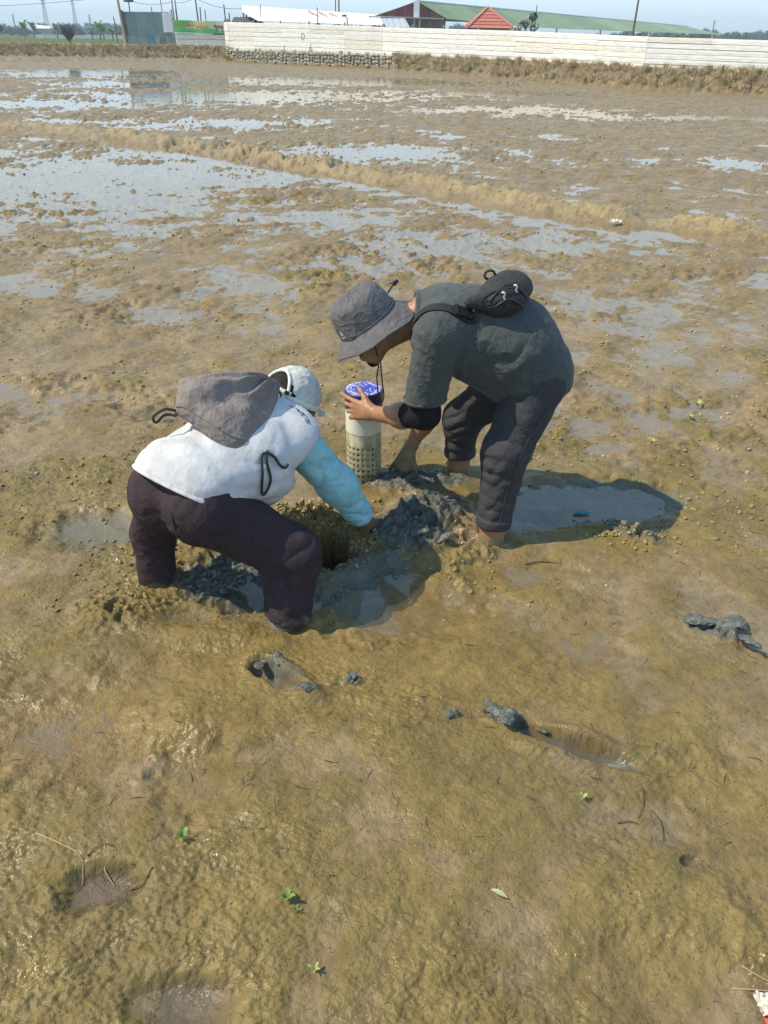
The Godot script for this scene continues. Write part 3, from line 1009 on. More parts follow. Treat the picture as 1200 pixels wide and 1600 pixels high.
func fence_run(who: Node3D, a: Vector3, b: Vector3, top_a: float, top_b: float, low_a: float, low_b: float, rows: int, g: RandomNumberGenerator) -> void:
	var o := who.position
	var len := Vector2(b.x - a.x, b.z - a.z).length()
	var bays := maxi(1, roundi(len / 2.6))
	var B := frame(a, b)
	for i in bays + 1:
		var t := float(i) / bays
		var p := a.lerp(b, t)
		var lo := lerpf(low_a, low_b, t)
		var hi := lerpf(top_a, top_b, t)
		var s := Shape.new()
		s.box(Transform3D(B * Basis(Vector3.BACK, g.randf_range(-0.02, 0.02)), Vector3(p.x, (lo + hi) * 0.5 + 0.03, p.z) - B.z * 0.06 - o), Vector3(0.06, hi - lo + 0.22, 0.06))
		put("post", s.mesh(false), M.post, who)
		if i == bays:
			break
		var t2 := float(i + 1) / bays
		var p2 := a.lerp(b, t2)
		var lo2 := lerpf(low_a, low_b, t2)
		var hi2 := lerpf(top_a, top_b, t2)
		for r in rows:
			var y0 := lerpf(lo, hi, float(r) / rows)
			var y1 := lerpf(lo2, hi2, float(r) / rows)
			var tall := (hi - lo) / rows
			var q0 := Vector3(p.x, y0 + tall * 0.5, p.z)
			var q1 := Vector3(p2.x, y1 + tall * 0.5, p2.z)
			var dir := (q1 - q0).normalized()
			var side := B.z
			var up := side.cross(dir)
			var st := Shape.new()
			# a ribbed sheet: flat with a folded lip along its lower edge, leaning a little
			var lean := g.randf_range(0.001, 0.006)
			var c := (q0 + q1) * 0.5 - o + side * g.randf_range(-0.006, 0.006)
			var half := (q1 - q0).length() * 0.5 + 0.03
			var prof := [[-0.50, lean + 0.005], [-0.46, lean + 0.007], [-0.43, lean], [0.0, 0.004], [0.42, -0.004], [0.47, -0.010]]
			for layer in 2:
				for q in prof:
					for e in [-1.0, 1.0]:
						st.vert(c + dir * half * e + up * (q[0] * tall * 0.985) + side * (q[1] - layer * 0.008))
			for layer in 2:
				for k in prof.size() - 1:
					var v := layer * prof.size() * 2 + k * 2
					if layer == 0:
						st.quad(v, v + 2, v + 3, v + 1)
					else:
						st.quad(v, v + 1, v + 3, v + 2)
			put("board", st.mesh(false), M.board[[0, 2, 1, 0, 2, 3][g.randi() % 6]], who)

func build_fences() -> void:
	var g := RandomNumberGenerator.new()
	g.seed = 5
	var f := base("board_fence", Vector3(-14.4, 0.55, -61.5), "low whitewashed board fence hanging behind the cattle banner", "fence")
	fence_run(f, Vector3(-14.45, 0, -61.6), Vector3(-10.8, 0, -61.2), 2.12, 2.12, 0.5, 0.5, 7, g)
	f = base("board_fence", Vector3(-9.9, 0.6, -55.6), "long white board fence standing on the rubble stone wall", "fence")
	var pts := [[-10.75, -59.6, 2.12, 0.62], [-9.85, -55.9, 2.10, 0.66], [-4.45, -50.7, 1.99, 0.68], [-0.35, -47.1, 1.87, 0.64]]
	for i in pts.size() - 1:
		fence_run(f, Vector3(pts[i][0], 0, pts[i][1]), Vector3(pts[i + 1][0], 0, pts[i + 1][1]), pts[i][2], pts[i + 1][2], pts[i][3], pts[i + 1][3], 6, g)
	# painted letters on the boards
	for l in [["D", Vector3(-4.72, 1.40, -50.60), 0.30], ["A", Vector3(-4.30, 0.76, -50.19), 0.34], ["/", Vector3(-5.95, 0.80, -51.80), 0.34]]:
		var tm := TextMesh.new()
		tm.text = l[0]
		tm.font = SystemFont.new()
		tm.font.font_names = PackedStringArray(["Droid Sans"])
		tm.font_size = 64
		tm.pixel_size = l[2] / 46.0
		tm.depth = 0.01
		var o := put("painted_letter", tm, M.pole, f)
		o.position = l[1] - f.position + Vector3(-0.04, 0, 0.06)
		o.rotation.y = -atan2(3.5, 4.1) + 1.37
	f = base("board_fence", Vector3(-0.3, 0.6, -46.9), "weathered white board fence along the grassy earth bank", "fence")
	pts = [[-0.30, -47.0, 1.87, 0.62], [5.4, -38.6, 1.73, 0.60], [9.1, -31.9, 1.57, 0.60], [12.5, -28.9, 1.50, 0.57], [20.0, -22.4, 1.5, 0.57]]
	for i in pts.size() - 1:
		fence_run(f, Vector3(pts[i][0], 0, pts[i][1]), Vector3(pts[i + 1][0], 0, pts[i + 1][1]), pts[i][2], pts[i + 1][2], pts[i][3], pts[i + 1][3], 6, g)

func build_stone_wall() -> void:
	var g := RandomNumberGenerator.new()
	g.seed = 15
	var w := base("stone_wall", Vector3(-9.9, 0, -55.3), "low rubble stone retaining wall below the white board fence", "wall")
	var o := w.position
	var pts := [Vector3(-10.6, 0, -58.6), Vector3(-9.9, 0, -55.3), Vector3(-4.5, 0, -50.1), Vector3(-0.4, 0, -46.6), Vector3(0.5, 0, -45.4)]
	var stones := Shape.new()
	var core := Shape.new()
	var cap := Shape.new()
	for i in pts.size() - 1:
		var a: Vector3 = pts[i]
		var b: Vector3 = pts[i + 1]
		var B := frame(a, b)
		var len := (b - a).length()
		core.box(Transform3D(B, (a + b) * 0.5 + Vector3(0, 0.27, 0) - B.z * 0.16 - o), Vector3(len, 0.64, 0.28))
		cap.box(Transform3D(B, (a + b) * 0.5 + Vector3(0, 0.625, 0) - B.z * 0.14 - o), Vector3(len + 0.1, 0.06, 0.36))
		var x := 0.0
		while x < len:
			var y := 0.04
			var wide := g.randf_range(0.16, 0.34)
			while y < 0.60:
				var tall := g.randf_range(0.12, 0.24)
				var c := a + (b - a) * ((x + wide * 0.5 + g.randf_range(-0.05, 0.05)) / len) + Vector3(0, y + tall * 0.5, 0) - o
				var ang := g.randf_range(-0.3, 0.3)
				stones.ink = Color(0.38, 0.34, 0.24).lerp(Color(0.26, 0.25, 0.22), g.randf()) * g.randf_range(0.8, 1.25)
				var first := stones.v.size()
				var bb := B * Basis(Vector3.BACK, ang)
				for q in 8:
					var an := TAU * q / 8.0
					var rr := g.randf_range(0.80, 1.05)
					stones.vert(c + bb * Vector3(cos(an) * wide * 0.5 * rr, sin(an) * tall * 0.5 * rr, -0.02))
				for q in 8:
					var an := TAU * q / 8.0
					var rr := g.randf_range(0.55, 0.75)
					stones.vert(c + bb * Vector3(cos(an) * wide * 0.5 * rr, sin(an) * tall * 0.5 * rr, g.randf_range(0.045, 0.08)))
				var mid := stones.vert(c + B.z * 0.075)
				for q in 8:
					var e := (q + 1) % 8
					stones.quad(first + q, first + q + 8, first + e + 8, first + e)
					stones.tri(first + q + 8, mid, first + e + 8)
				y += tall * 0.93
			x += wide * 0.95
	put("core", core.mesh(false), mat(Color(0.17, 0.15, 0.11), 0.95), w)
	put("coping", cap.mesh(false), mat(Color(0.48, 0.45, 0.34), 0.9), w)
	var sm := mat(Color.WHITE, 0.9)
	sm.vertex_color_use_as_albedo = true
	put("stone_facing", stones.mesh(false, true), sm, w).set_meta("kind", "stuff")

func build_gate() -> void:
	var o := Vector3(-17.3, 0.66, -66.0)
	var gt := base("sheet_gate", o, "tall grey green corrugated sheet gate beside the banner", "gate")
	var g := RandomNumberGenerator.new()
	g.seed = 25
	var teal := []
	for k in 4:
		var m := mat([Color(0.22, 0.34, 0.34), Color(0.26, 0.38, 0.37), Color(0.18, 0.29, 0.30), Color(0.36, 0.30, 0.22)][k], 0.6)
		m.albedo_texture = M.blotch_strong if k == 3 else M.blotch_light
		m.uv1_triplanar = true
		m.uv1_scale = Vector3(0.8, 0.25, 0.8)
		teal.append(m)
	var make := func(x0: float, x1: float, y0: float, y1: float, z: float, m: Material, called: String) -> void:
		var s := Shape.new()
		var n := int((x1 - x0) / 0.035) + 1
		for layer in 2:
			for k in n + 1:
				var x := lerpf(x0, x1, float(k) / n)
				var d := 0.014 * sin(k * PI * 0.75) + z - 0.003 * layer
				s.vert(Vector3(x, y0, d))
				s.vert(Vector3(x, y1, d))
		for layer in 2:
			for k in n:
				var v := layer * (n + 1) * 2 + k * 2
				if layer == 0:
					s.quad(v, v + 1, v + 3, v + 2)
				else:
					s.quad(v, v + 2, v + 3, v + 1)
		put(called, s.mesh(false), m, gt)
	# upper and lower courses of corrugated sheet
	var xs := [-1.90, -1.62, -0.92, -0.22, 0.48, 1.02, 1.55]
	for i in xs.size() - 1:
		make.call(xs[i], xs[i + 1] + 0.03, 0.56, 2.10, 0.01 * (i % 2), teal[[3, 0, 1, 0, 1, 2][i]], "sheet")
	xs = [-1.86, -1.1, -0.3, 0.35, 0.62, 1.15, 1.66]
	for i in xs.size() - 1:
		make.call(xs[i], xs[i + 1] + 0.03, 0.06, 0.60, 0.05 + 0.01 * (i % 2), teal[[1, 0, 2, 1, 3, 0][i]], "sheet")
	make.call(1.02, 1.72, 0.86, 2.06, 0.08, M.white_sheet, "white_sheet")
	var s := Shape.new()
	s.box(Transform3D(Basis(), Vector3(0.02, 0.33, 0.10)), Vector3(0.32, 0.40, 0.03))
	put("patch", s.mesh(false), mat(Color(0.05, 0.22, 0.30), 0.6), gt)
	s = Shape.new()
	for y in [0.25, 1.1, 1.95]:
		s.box(Transform3D(Basis(), Vector3(-0.1, y, -0.06)), Vector3(3.5, 0.07, 0.05))
	put("rail", s.mesh(false), M.post, gt)
	s = Shape.new()
	s.tube([Vector3(1.72, -0.2, 0.0), Vector3(1.70, 2.25, 0.0)], [0.06], 8)
	put("post", s.mesh(), M.post, gt)

func build_banner() -> void:
	var o := Vector3(-12.5, 1.4, -60.9)
	var b := base("banner", o, "green and yellow printed banner with red lettering and a brown cow", "banner")
	var W := 512
	var H := 120
	var im := Image.create_empty(W, H, false, Image.FORMAT_RGB8)
	var nz := noise(91, 0.02)
	for y in H:
		for x in W:
			var u := float(x) / W
			var v := float(y) / H
			var c := Color(0.42, 0.80, 0.36)
			c = c.lerp(Color(0.93, 0.94, 0.62), smoothstep(0.12, 0.40, u - absf(v - 0.45) * 0.25 + nz.get_noise_2d(x, y) * 0.06))
			c = c.lerp(Color(0.90, 0.93, 0.86), smoothstep(0.66, 0.80, u))
			if v > 0.62 + 0.10 * sin(u * 7.0 + 0.5):
				c = c.lerp(Color(0.40, 0.82, 0.50), 0.85)
			if v > 0.86:
				c = Color(0.88, 0.93, 0.86) if u < 0.72 else Color(0.30, 0.55, 0.36)
			im.set_pixel(x, y, c)
	# the lettering cannot be read in the photograph: red word shapes, a teal line, grey rules
	var g := RandomNumberGenerator.new()
	g.seed = 3
	for w in [[12, 62, 30, 22], [96, 104, 26, 30], [214, 110, 40, 24], [222, 60, 22, 9]]:
		var x: int = w[0]
		while x < w[0] + w[1]:
			var lw := g.randi_range(7, 13)
			im.fill_rect(Rect2i(x, w[2] + g.randi_range(-1, 1), 4, w[3]), Color(0.84, 0.25, 0.26))
			im.fill_rect(Rect2i(x, w[2] + [0, w[3] / 2, w[3] - 5][g.randi() % 3], lw, 5), Color(0.84, 0.25, 0.26))
			if g.randf() < 0.6:
				im.fill_rect(Rect2i(x + lw - 4, w[2] + 2, 4, w[3] - 2), Color(0.86, 0.30, 0.30))
			x += lw + 3
	for k in 12:
		im.fill_rect(Rect2i(150 + k * 7, 68 + g.randi_range(-1, 1), 5, 7), Color(0.10, 0.55, 0.50))
	for k in 22:
		im.fill_rect(Rect2i(30 + k * 13, 92, 9, 3), Color(0.20, 0.45, 0.40))
		im.fill_rect(Rect2i(190 + k * 9, 100, 6, 3), Color(0.35, 0.45, 0.42))
	# the cow: body, neck and head, legs
	for part in [[435.0, 52.0, 36.0, 16.0], [404.0, 48.0, 13.0, 16.0], [392.0, 42.0, 12.0, 9.0], [462.0, 54.0, 13.0, 18.0]]:
		for y in H:
			for x in range(360, 500):
				var d := pow((x - part[0]) / part[2], 2.0) + pow((y - part[1]) / part[3], 2.0)
				if d < 1.0:
					var n := nz.get_noise_2d(x * 5.0, y * 5.0)
					im.set_pixel(x, y, Color(0.52, 0.40, 0.30).lerp(Color(0.78, 0.72, 0.62), clampf(0.3 + n, 0.0, 1.0)))
	for x in [403, 412, 455, 466]:
		im.fill_rect(Rect2i(x, 60, 5, 38), Color(0.36, 0.28, 0.22))
	for x in [386, 398]:
		im.fill_rect(Rect2i(x, 27, 3, 9), Color(0.30, 0.25, 0.20))
	var m := mat(Color.WHITE, 0.6)
	m.albedo_color = Color(0.92, 0.92, 0.92)
	m.albedo_texture = picture(im)
	var s := Shape.new()
	var n := 24
	for k in n + 1:
		var u := float(k) / n
		for r in 2:
			s.vert(Vector3(lerpf(-1.86, 1.72, u), lerpf(0.03, 0.82, float(r)) - 0.045 * u + (0.012 * sin(u * 9.0)), 0.03 * sin(u * 14.0)))
			s.uv.append(Vector2(u, 1.0 - r))
	for k in n:
		s.quad(k * 2, k * 2 + 1, k * 2 + 3, k * 2 + 2)
	put("print", s.mesh(), m, b)
	for x in [-1.86, 1.74]:
		s = Shape.new()
		s.tube([Vector3(x, -0.85, -0.06), Vector3(x + 0.01, 0.95, -0.05)], [0.03], 7)
		put("stake", s.mesh(), M.pole, b)

func prism_roof(s: Shape, ridge_a: Vector3, ridge_b: Vector3, eave_a: Vector3, eave_b: Vector3, n: int, m: int, wave: float) -> void:
	var up := (ridge_b - ridge_a).cross(eave_a - ridge_a).normalized()
	if up.y < 0.0:
		up = -up
	for layer in 2:
		var first := s.v.size()
		for i in n + 1:
			for j in m + 1:
				var t := float(i) / n
				var p := ridge_a.lerp(ridge_b, t).lerp(eave_a.lerp(eave_b, t), float(j) / m)
				s.vert(p + up * (wave * (i % 2) - 0.02 * layer))
		for i in n:
			for j in m:
				var a := first + i * (m + 1) + j
				s.quad(a, a + 1, a + m + 2, a + m + 1)

func build_sheds() -> void:
	# cattle shed with a pale sheet roof behind the fence
	var o := Vector3(-5.5, 0.62, -60.0)
	var sh := base("cattle_shed", o, "open cattle shed with white sheet roof behind the white fence", "shed")
	for k in 8:
		var t0 := k / 8.0
		var t1 := (k + 1) / 8.0
		var s := Shape.new()
		var ra := Vector3(-10.0, 3.12, -63.0).lerp(Vector3(-0.6, 2.60, -60.0), t0) - o
		var rb := Vector3(-10.0, 3.12, -63.0).lerp(Vector3(-0.6, 2.60, -60.0), t1) - o
		var ea := Vector3(-9.2, 2.20, -57.4).lerp(Vector3(-0.2, 1.95, -51.5), t0) - o
		var eb := Vector3(-9.2, 2.20, -57.4).lerp(Vector3(-0.2, 1.95, -51.5), t1) - o
		if k == 0:
			ea = ra.lerp(ea, 0.45)
		prism_roof(s, ra, rb - (rb - ra) * 0.02, ea, eb - (eb - ea) * 0.02, 10, 3, 0.03)
		put("roof_sheet", s.mesh(false), M.white_sheet, sh)
	for k in 3:
		var s := Shape.new()
		var a := Vector3(-5.2 + k * 0.7, 2.78 - 0.06 * k, -59.5 + 0.4 * k) - o
		s.tube([a, a + Vector3(1.5, -0.62, 3.3)], [0.05], 6)
		put("rafter", s.mesh(), mat(Color(0.42, 0.22, 0.20), 0.8), sh)
	for p in [[-9.9, -62.6, 3.0], [-9.55, -61.6, 2.9], [-9.2, -58.0, 2.3], [-4.6, -60.6, 2.7], [-0.7, -59.5, 2.5], [-4.3, -54.8, 2.1]]:
		var s := Shape.new()
		s.tube([Vector3(p[0], 0.5, p[1]) - o, Vector3(p[0], p[2], p[1]) - o], [0.06], 7)
		put("post", s.mesh(), M.post, sh)
	# a low dark lean-to at its open end
	o = Vector3(-9.0, 0.62, -60.0)
	var lean := base("lean_to", o, "small dark roofed lean-to under the open end of the white shed", "shed")
	var s := Shape.new()
	prism_roof(s, Vector3(-10.3, 2.42, -61.0) - o, Vector3(-8.6, 2.42, -60.2) - o, Vector3(-10.3, 1.98, -59.2) - o, Vector3(-7.8, 1.98, -58.2) - o, 10, 2, 0.02)
	put("roof", s.mesh(false), mat(Color(0.06, 0.065, 0.07), 0.8), lean)
	for x in [-10.2, -8.2]:
		s = Shape.new()
		s.tube([Vector3(x, 0.5, -59.8) - o, Vector3(x, 2.1, -59.8) - o], [0.05], 6)
		put("post", s.mesh(), M.post, lean)
	# long green-roofed barn with a maroon gable
	o = Vector3(3.0, 0.6, -60.0)
	var barn := base("long_barn", o, "long barn with faded green roof, maroon gable and white centre post", "barn")
	var apex := Vector3(1.74, 3.33, -58.0)
	var far_apex := Vector3(62.0, 3.30, -190.0)
	for k in 12:
		s = Shape.new()
		var t0 := pow(k / 12.0, 1.6)
		var t1 := pow((k + 1) / 12.0, 1.6)
		prism_roof(s, apex.lerp(far_apex, t0) - o, apex.lerp(far_apex, t1) - o, Vector3(3.75, 2.38, -58.4).lerp(Vector3(68.0, 2.1, -186.0), t0) - o + Vector3(0, -0.25, 0.6) * minf(1.0, t0 * 8.0), Vector3(3.75, 2.38, -58.4).lerp(Vector3(68.0, 2.1, -186.0), t1) - o + Vector3(0, -0.25, 0.6) * minf(1.0, t1 * 8.0), 12, 3, 0.02)
		var gm := mat(Color(0.26, 0.35, 0.19) * (1.0 + 0.12 * sin(k * 2.3)), 0.7)
		gm.albedo_texture = M.blotch_light
		gm.uv1_triplanar = true
		gm.uv1_scale = Vector3.ONE * 0.2
		put("roof_sheet", s.mesh(false), gm, barn)
	s = Shape.new()
	prism_roof(s, apex + Vector3(0, -0.01, 0) - o, far_apex - o, Vector3(-1.1, 2.45, -59.5) - o, Vector3(58.0, 2.4, -192.0) - o, 40, 2, 0.02)
	put("roof_slope", s.mesh(false), mat(Color(0.17, 0.25, 0.13), 0.7), barn)
	# ridge cap
	s = Shape.new()
	s.tube([apex + Vector3(0, 0.03, 0) - o, far_apex + Vector3(0, 0.05, 0) - o], [0.06, 0.10], 6)
	put("ridge_cap", s.mesh(), M.white_sheet, barn)
	# gable: vertical boards cut to the slope
	for k in 18:
		var x0 := lerpf(-1.05, 3.40, k / 18.0)
		var x1 := lerpf(-1.05, 3.40, (k + 1) / 18.0) - 0.012
		var y := func(x: float) -> float: return 3.28 - (absf(x - 1.74) * (0.80 / 2.8) if x < 1.74 else (x - 1.74) * (0.84 / 1.68))
		s = Shape.new()
		for layer in 2:
			var zz := -57.95 - 0.03 * layer
			for q in [[x0, 2.46], [x1, 2.46], [x1, y.call(x1)], [x0, y.call(x0)]]:
				s.vert(Vector3(q[0], maxf(q[1], 2.48) if q[1] != 2.46 else 2.46, zz) - o)
		s.quad(0, 3, 2, 1)
		s.quad(4, 5, 6, 7)
		put("gable_board", s.mesh(false), mat(Color(0.13, 0.035, 0.03) * (1.0 + 0.2 * sin(k * 1.7)), 0.75), barn)
	s = Shape.new()
	s.box(Transform3D(Basis(), Vector3(1.74, 2.88, -57.86) - o), Vector3(0.36, 0.90, 0.08))
	put("centre_post", s.mesh(false), M.white_sheet, barn)
	s = Shape.new()
	s.box(Transform3D(Basis(Vector3.BACK, -0.02), Vector3(1.1, 2.44, -57.7) - o), Vector3(4.7, 0.07, 0.5))
	put("beam", s.mesh(false), mat(Color(0.45, 0.45, 0.44), 0.7), barn)
	# grey lean-to roof to the left and the dark open stall to the right
	s = Shape.new()
	prism_roof(s, Vector3(-1.2, 2.42, -57.6) - o, Vector3(1.0, 2.42, -57.6) - o, Vector3(-1.0, 1.90, -55.5) - o, Vector3(1.3, 1.90, -55.5) - o, 12, 2, 0.02)
	put("lean_to_roof", s.mesh(false), mat(Color(0.42, 0.45, 0.50), 0.5), barn)
	s = Shape.new()
	s.box(Transform3D(Basis(), Vector3(2.2, 1.5, -59.6) - o), Vector3(3.0, 1.9, 0.1))
	put("back_wall", s.mesh(false), mat(Color(0.32, 0.30, 0.27), 0.9), barn)
	for x in [1.15, 1.62, 1.95, 2.6, 3.35]:
		s = Shape.new()
		s.tube([Vector3(x, 0.5, -57.9) - o, Vector3(x, 2.44, -57.9) - o], [0.05], 6)
		put("post", s.mesh(), M.white_sheet if x > 1.5 and x < 2.0 else M.post, barn)
	# little hut with a red hipped roof
	o = Vector3(4.85, 0.62, -44.6)
	var hut := base("red_roofed_hut", o, "small hut with red tiled hipped roof peeping over the fence", "hut")
	var tile := []
	for k in 4:
		tile.append(mat([Color(0.42, 0.14, 0.10), Color(0.36, 0.11, 0.085), Color(0.47, 0.17, 0.12), Color(0.39, 0.15, 0.12)][k], 0.8))
	var top := Vector3(-0.05, 2.06, 0)
	var cor := [Vector3(-1.05, 1.24, 0.9), Vector3(1.10, 1.22, 0.9), Vector3(1.10, 1.22, -1.1), Vector3(-1.05, 1.24, -1.1)]
	for f in 4:
		for r in 6:
			# courses of tiles, each a little proud of the one below
			s = Shape.new()
			var t0 := r / 6.0
			var t1 := (r + 1.0) / 6.0 + 0.02
			var nrm := ((cor[f] - top) as Vector3).cross(cor[(f + 1) % 4] - top).normalized()
			if nrm.y < 0.0:
				nrm = -nrm
			var lift := nrm * 0.03
			s.face(top.lerp(cor[f], t0), top.lerp(cor[(f + 1) % 4], t0), top.lerp(cor[(f + 1) % 4], t1) + lift, top.lerp(cor[f], t1) + lift)
			s.face(top.lerp(cor[f], t1) + lift, top.lerp(cor[(f + 1) % 4], t1) + lift, top.lerp(cor[(f + 1) % 4], t1), top.lerp(cor[f], t1))
			put("tile_course", s.mesh(false), tile[(r * 2 + f) % 4], hut)
		s = Shape.new()
		s.tube([top + Vector3(0, 0.03, 0), cor[f] + Vector3(0, 0.05, 0)], [0.05], 6)
		put("hip_ridge", s.mesh(), mat(Color(0.52, 0.22, 0.16), 0.8), hut)
	s = Shape.new()
	s.box(Transform3D(Basis(), Vector3(0, 0.6, -0.1)), Vector3(1.8, 1.28, 1.7))
	put("wall", s.mesh(false), mat(Color(0.32, 0.29, 0.25), 0.9), hut)

func build_poles() -> void:
	# leaning gate post
	var p := base("gate_post", Vector3(-19.2, 0.7, -65.9), "stout leaning pale timber post at the edge of the sheet gate", "post")
	var s := Shape.new()
	s.tube([Vector3(0.05, -0.2, 0), Vector3(-0.03, 1.4, 0), Vector3(-0.12, 3.1, 0)], [0.11, 0.10, 0.08], 9)
	put("trunk", s.mesh(), mat(Color(0.36, 0.29, 0.20), 0.9), p)
	s = Shape.new()
	s.box(Transform3D(Basis(Vector3.BACK, 0.04), Vector3(0.12, 1.1, -0.02)), Vector3(0.09, 2.1, 0.09))
	put("plank", s.mesh(false), mat(Color(0.12, 0.08, 0.06), 0.9), p)
	# lamp on a post behind the gate
	p = base("lamp_post", Vector3(-19.15, 0.7, -68.0), "thin post with a dark lamp head standing behind the sheet gate", "lamp")
	s = Shape.new()
	s.tube([Vector3(0, -0.1, 0), Vector3(0.02, 2.7, 0)], [0.05, 0.04], 7)
	put("post", s.mesh(), M.pole, p)
	s = Shape.new()
	s.lathe(Transform3D(Basis(), Vector3(0.02, 2.68, 0)), [Vector2(0.02, 0.0), Vector2(0.36, 0.02), Vector2(0.38, 0.08), Vector2(0.34, 0.16), Vector2(0.05, 0.20), Vector2(0.0, 0.20)], 12)
	put("lamp_head", s.mesh(), mat(Color(0.03, 0.05, 0.08), 0.5), p)
	var list := [
		[-17.25, -67.0, 3.08, 0.0, 0.04, "short thin stake rising behind the sheet gate", ""], [-17.0, -69.0, 3.95, -0.02, 0.035, "tall thin pole rising behind the sheet gate", ""],
		[-15.2, -65.0, 3.85, -0.05, 0.05, "tallest leaning bamboo pole where gate meets banner", ""], [-15.05, -65.2, 3.75, -0.02, 0.05, "straighter bamboo pole beside the tallest gate-and-banner one", ""], [-14.95, -64.6, 2.95, 0.0, 0.04, "short bamboo stub beside the leaning poles at the banner", ""],
		[-13.1, -63.0, 3.75, -0.06, 0.06, "tallest dark pole sticking up behind the banner's middle", ""], [-12.75, -62.2, 3.0, 0.02, 0.05, "short dark post close beside the tallest banner pole", ""], [-12.42, -62.2, 2.86, 0.0, 0.04, "thin short stake behind the banner's middle", ""],
		[-10.8, -60.9, 3.12, -0.08, 0.05, "leaning dark pole above the banner's cow", ""], [-10.6, -61.0, 2.66, 0.0, 0.05, "stubby dark post at the banner's end by the cow", ""],
		[-8.1, -58.2, 3.05, 0.0, 0.035, "thin grey pole in front of the open shed end", ""], [-4.2, -54.0, 2.85, 0.0, 0.035, "thin pole standing among the shed's bare red rafters", ""],
		[-4.35, -75.0, 6.2, 0.0, 0.045, "fainter of two tall masts behind the white shed roof", ""], [-4.0, -74.0, 6.0, 0.0, 0.065, "thicker of two tall masts behind the white shed roof", ""],
		[9.66, -36.0, 2.95, 0.02, 0.045, "slim crooked pole standing alone behind the weathered fence", ""], [7.65, -48.0, 2.9, 0.03, 0.03, "thin stake above the dark shrub by the barn roof", ""], [-20.95, -70.0, 2.5, -0.05, 0.05, "short leaning stake left of the stout gate post", ""]]
	for l in list:
		var gy := 0.5
		s = Shape.new()
		var h: float = l[2] - gy
		var bend := 0.02 * sin(l[0] * 7.0)
		s.tube([Vector3(0, 0, 0), Vector3(l[3] * 0.4 + bend, h * 0.5, 0), Vector3(l[3], h, 0)], [l[4], l[4] * 0.95, l[4] * 0.75], 7)
		var o := put("bamboo_pole", s.mesh(), M.pole)
		o.position = Vector3(l[0], gy, l[1])
		tag(o, l[5], "pole", l[6])
	# bracket lamp on the shed's near side
	p = base("bracket_lamp", Vector3(-2.36, 0.6, -51.9), "small dark lamp on a bracket rising from the white shed roof", "lamp")
	s = Shape.new()
	s.tube([Vector3(0.03, 0, 0), Vector3(0.0, 1.72, 0), Vector3(-0.12, 1.80, 0)], [0.035], 6)
	put("bracket", s.mesh(), M.pole, p)
	s = Shape.new()
	s.box(Transform3D(Basis(Vector3.BACK, 0.15), Vector3(-0.16, 1.82, 0)), Vector3(0.26, 0.08, 0.16))
	put("lamp_head", s.mesh(false), M.pole, p)
	# slack wires from pole to pole
	for w in [[Vector3(-19.3, 3.68, -65.9), Vector3(-48.0, 3.5, -80.0), 0.5, "slack wire running left from the stout gate post"], [Vector3(-19.1, 3.45, -68.0), Vector3(-15.2, 3.35, -65.1), 0.18, "slack wire from the gate lamp to the leaning poles"], [Vector3(-15.1, 3.3, -65.1), Vector3(-13.1, 3.55, -63.0), 0.10, "slack wire between leaning poles and the tallest banner pole"], [Vector3(-13.12, 3.5, -63.0), Vector3(-9.9, 2.95, -62.6), 0.22, "slack wire from the tallest banner pole to the shed"]]:
		s = Shape.new()
		var pts := []
		for k in 17:
			var t := k / 16.0
			pts.append(w[0].lerp(w[1], t) - Vector3(0, w[2] * 4.0 * t * (1.0 - t), 0) - w[0])
		s.tube(pts, [0.013], 5)
		var o := put("overhead_wire", s.mesh(), M.cord)
		o.position = w[0]
		tag(o, w[3], "wire")

# crown of many leaf faces round a set of centres
func leafy(s: Shape, g: RandomNumberGenerator, centres: Array, count: int, leaf: float) -> void:
	for k in count:
		var c: Array = centres[g.randi() % centres.size()]
		var d: Vector3 = Vector3(g.randfn(), g.randfn(), g.randfn()).normalized() * pow(g.randf(), 0.45) * c[1]
		var p: Vector3 = c[0] + d * Vector3(1, 0.8, 1)
		var b := Basis.from_euler(Vector3(g.randf() * TAU, g.randf() * TAU, g.randf() * TAU)) * leaf * g.randf_range(0.6, 1.3)
		var v := s.vert(p - b.x)
		s.vert(p + b.y * 0.4)
		s.vert(p + b.x)
		s.vert(p - b.y * 0.4)
		s.quad(v, v + 1, v + 2, v + 3)

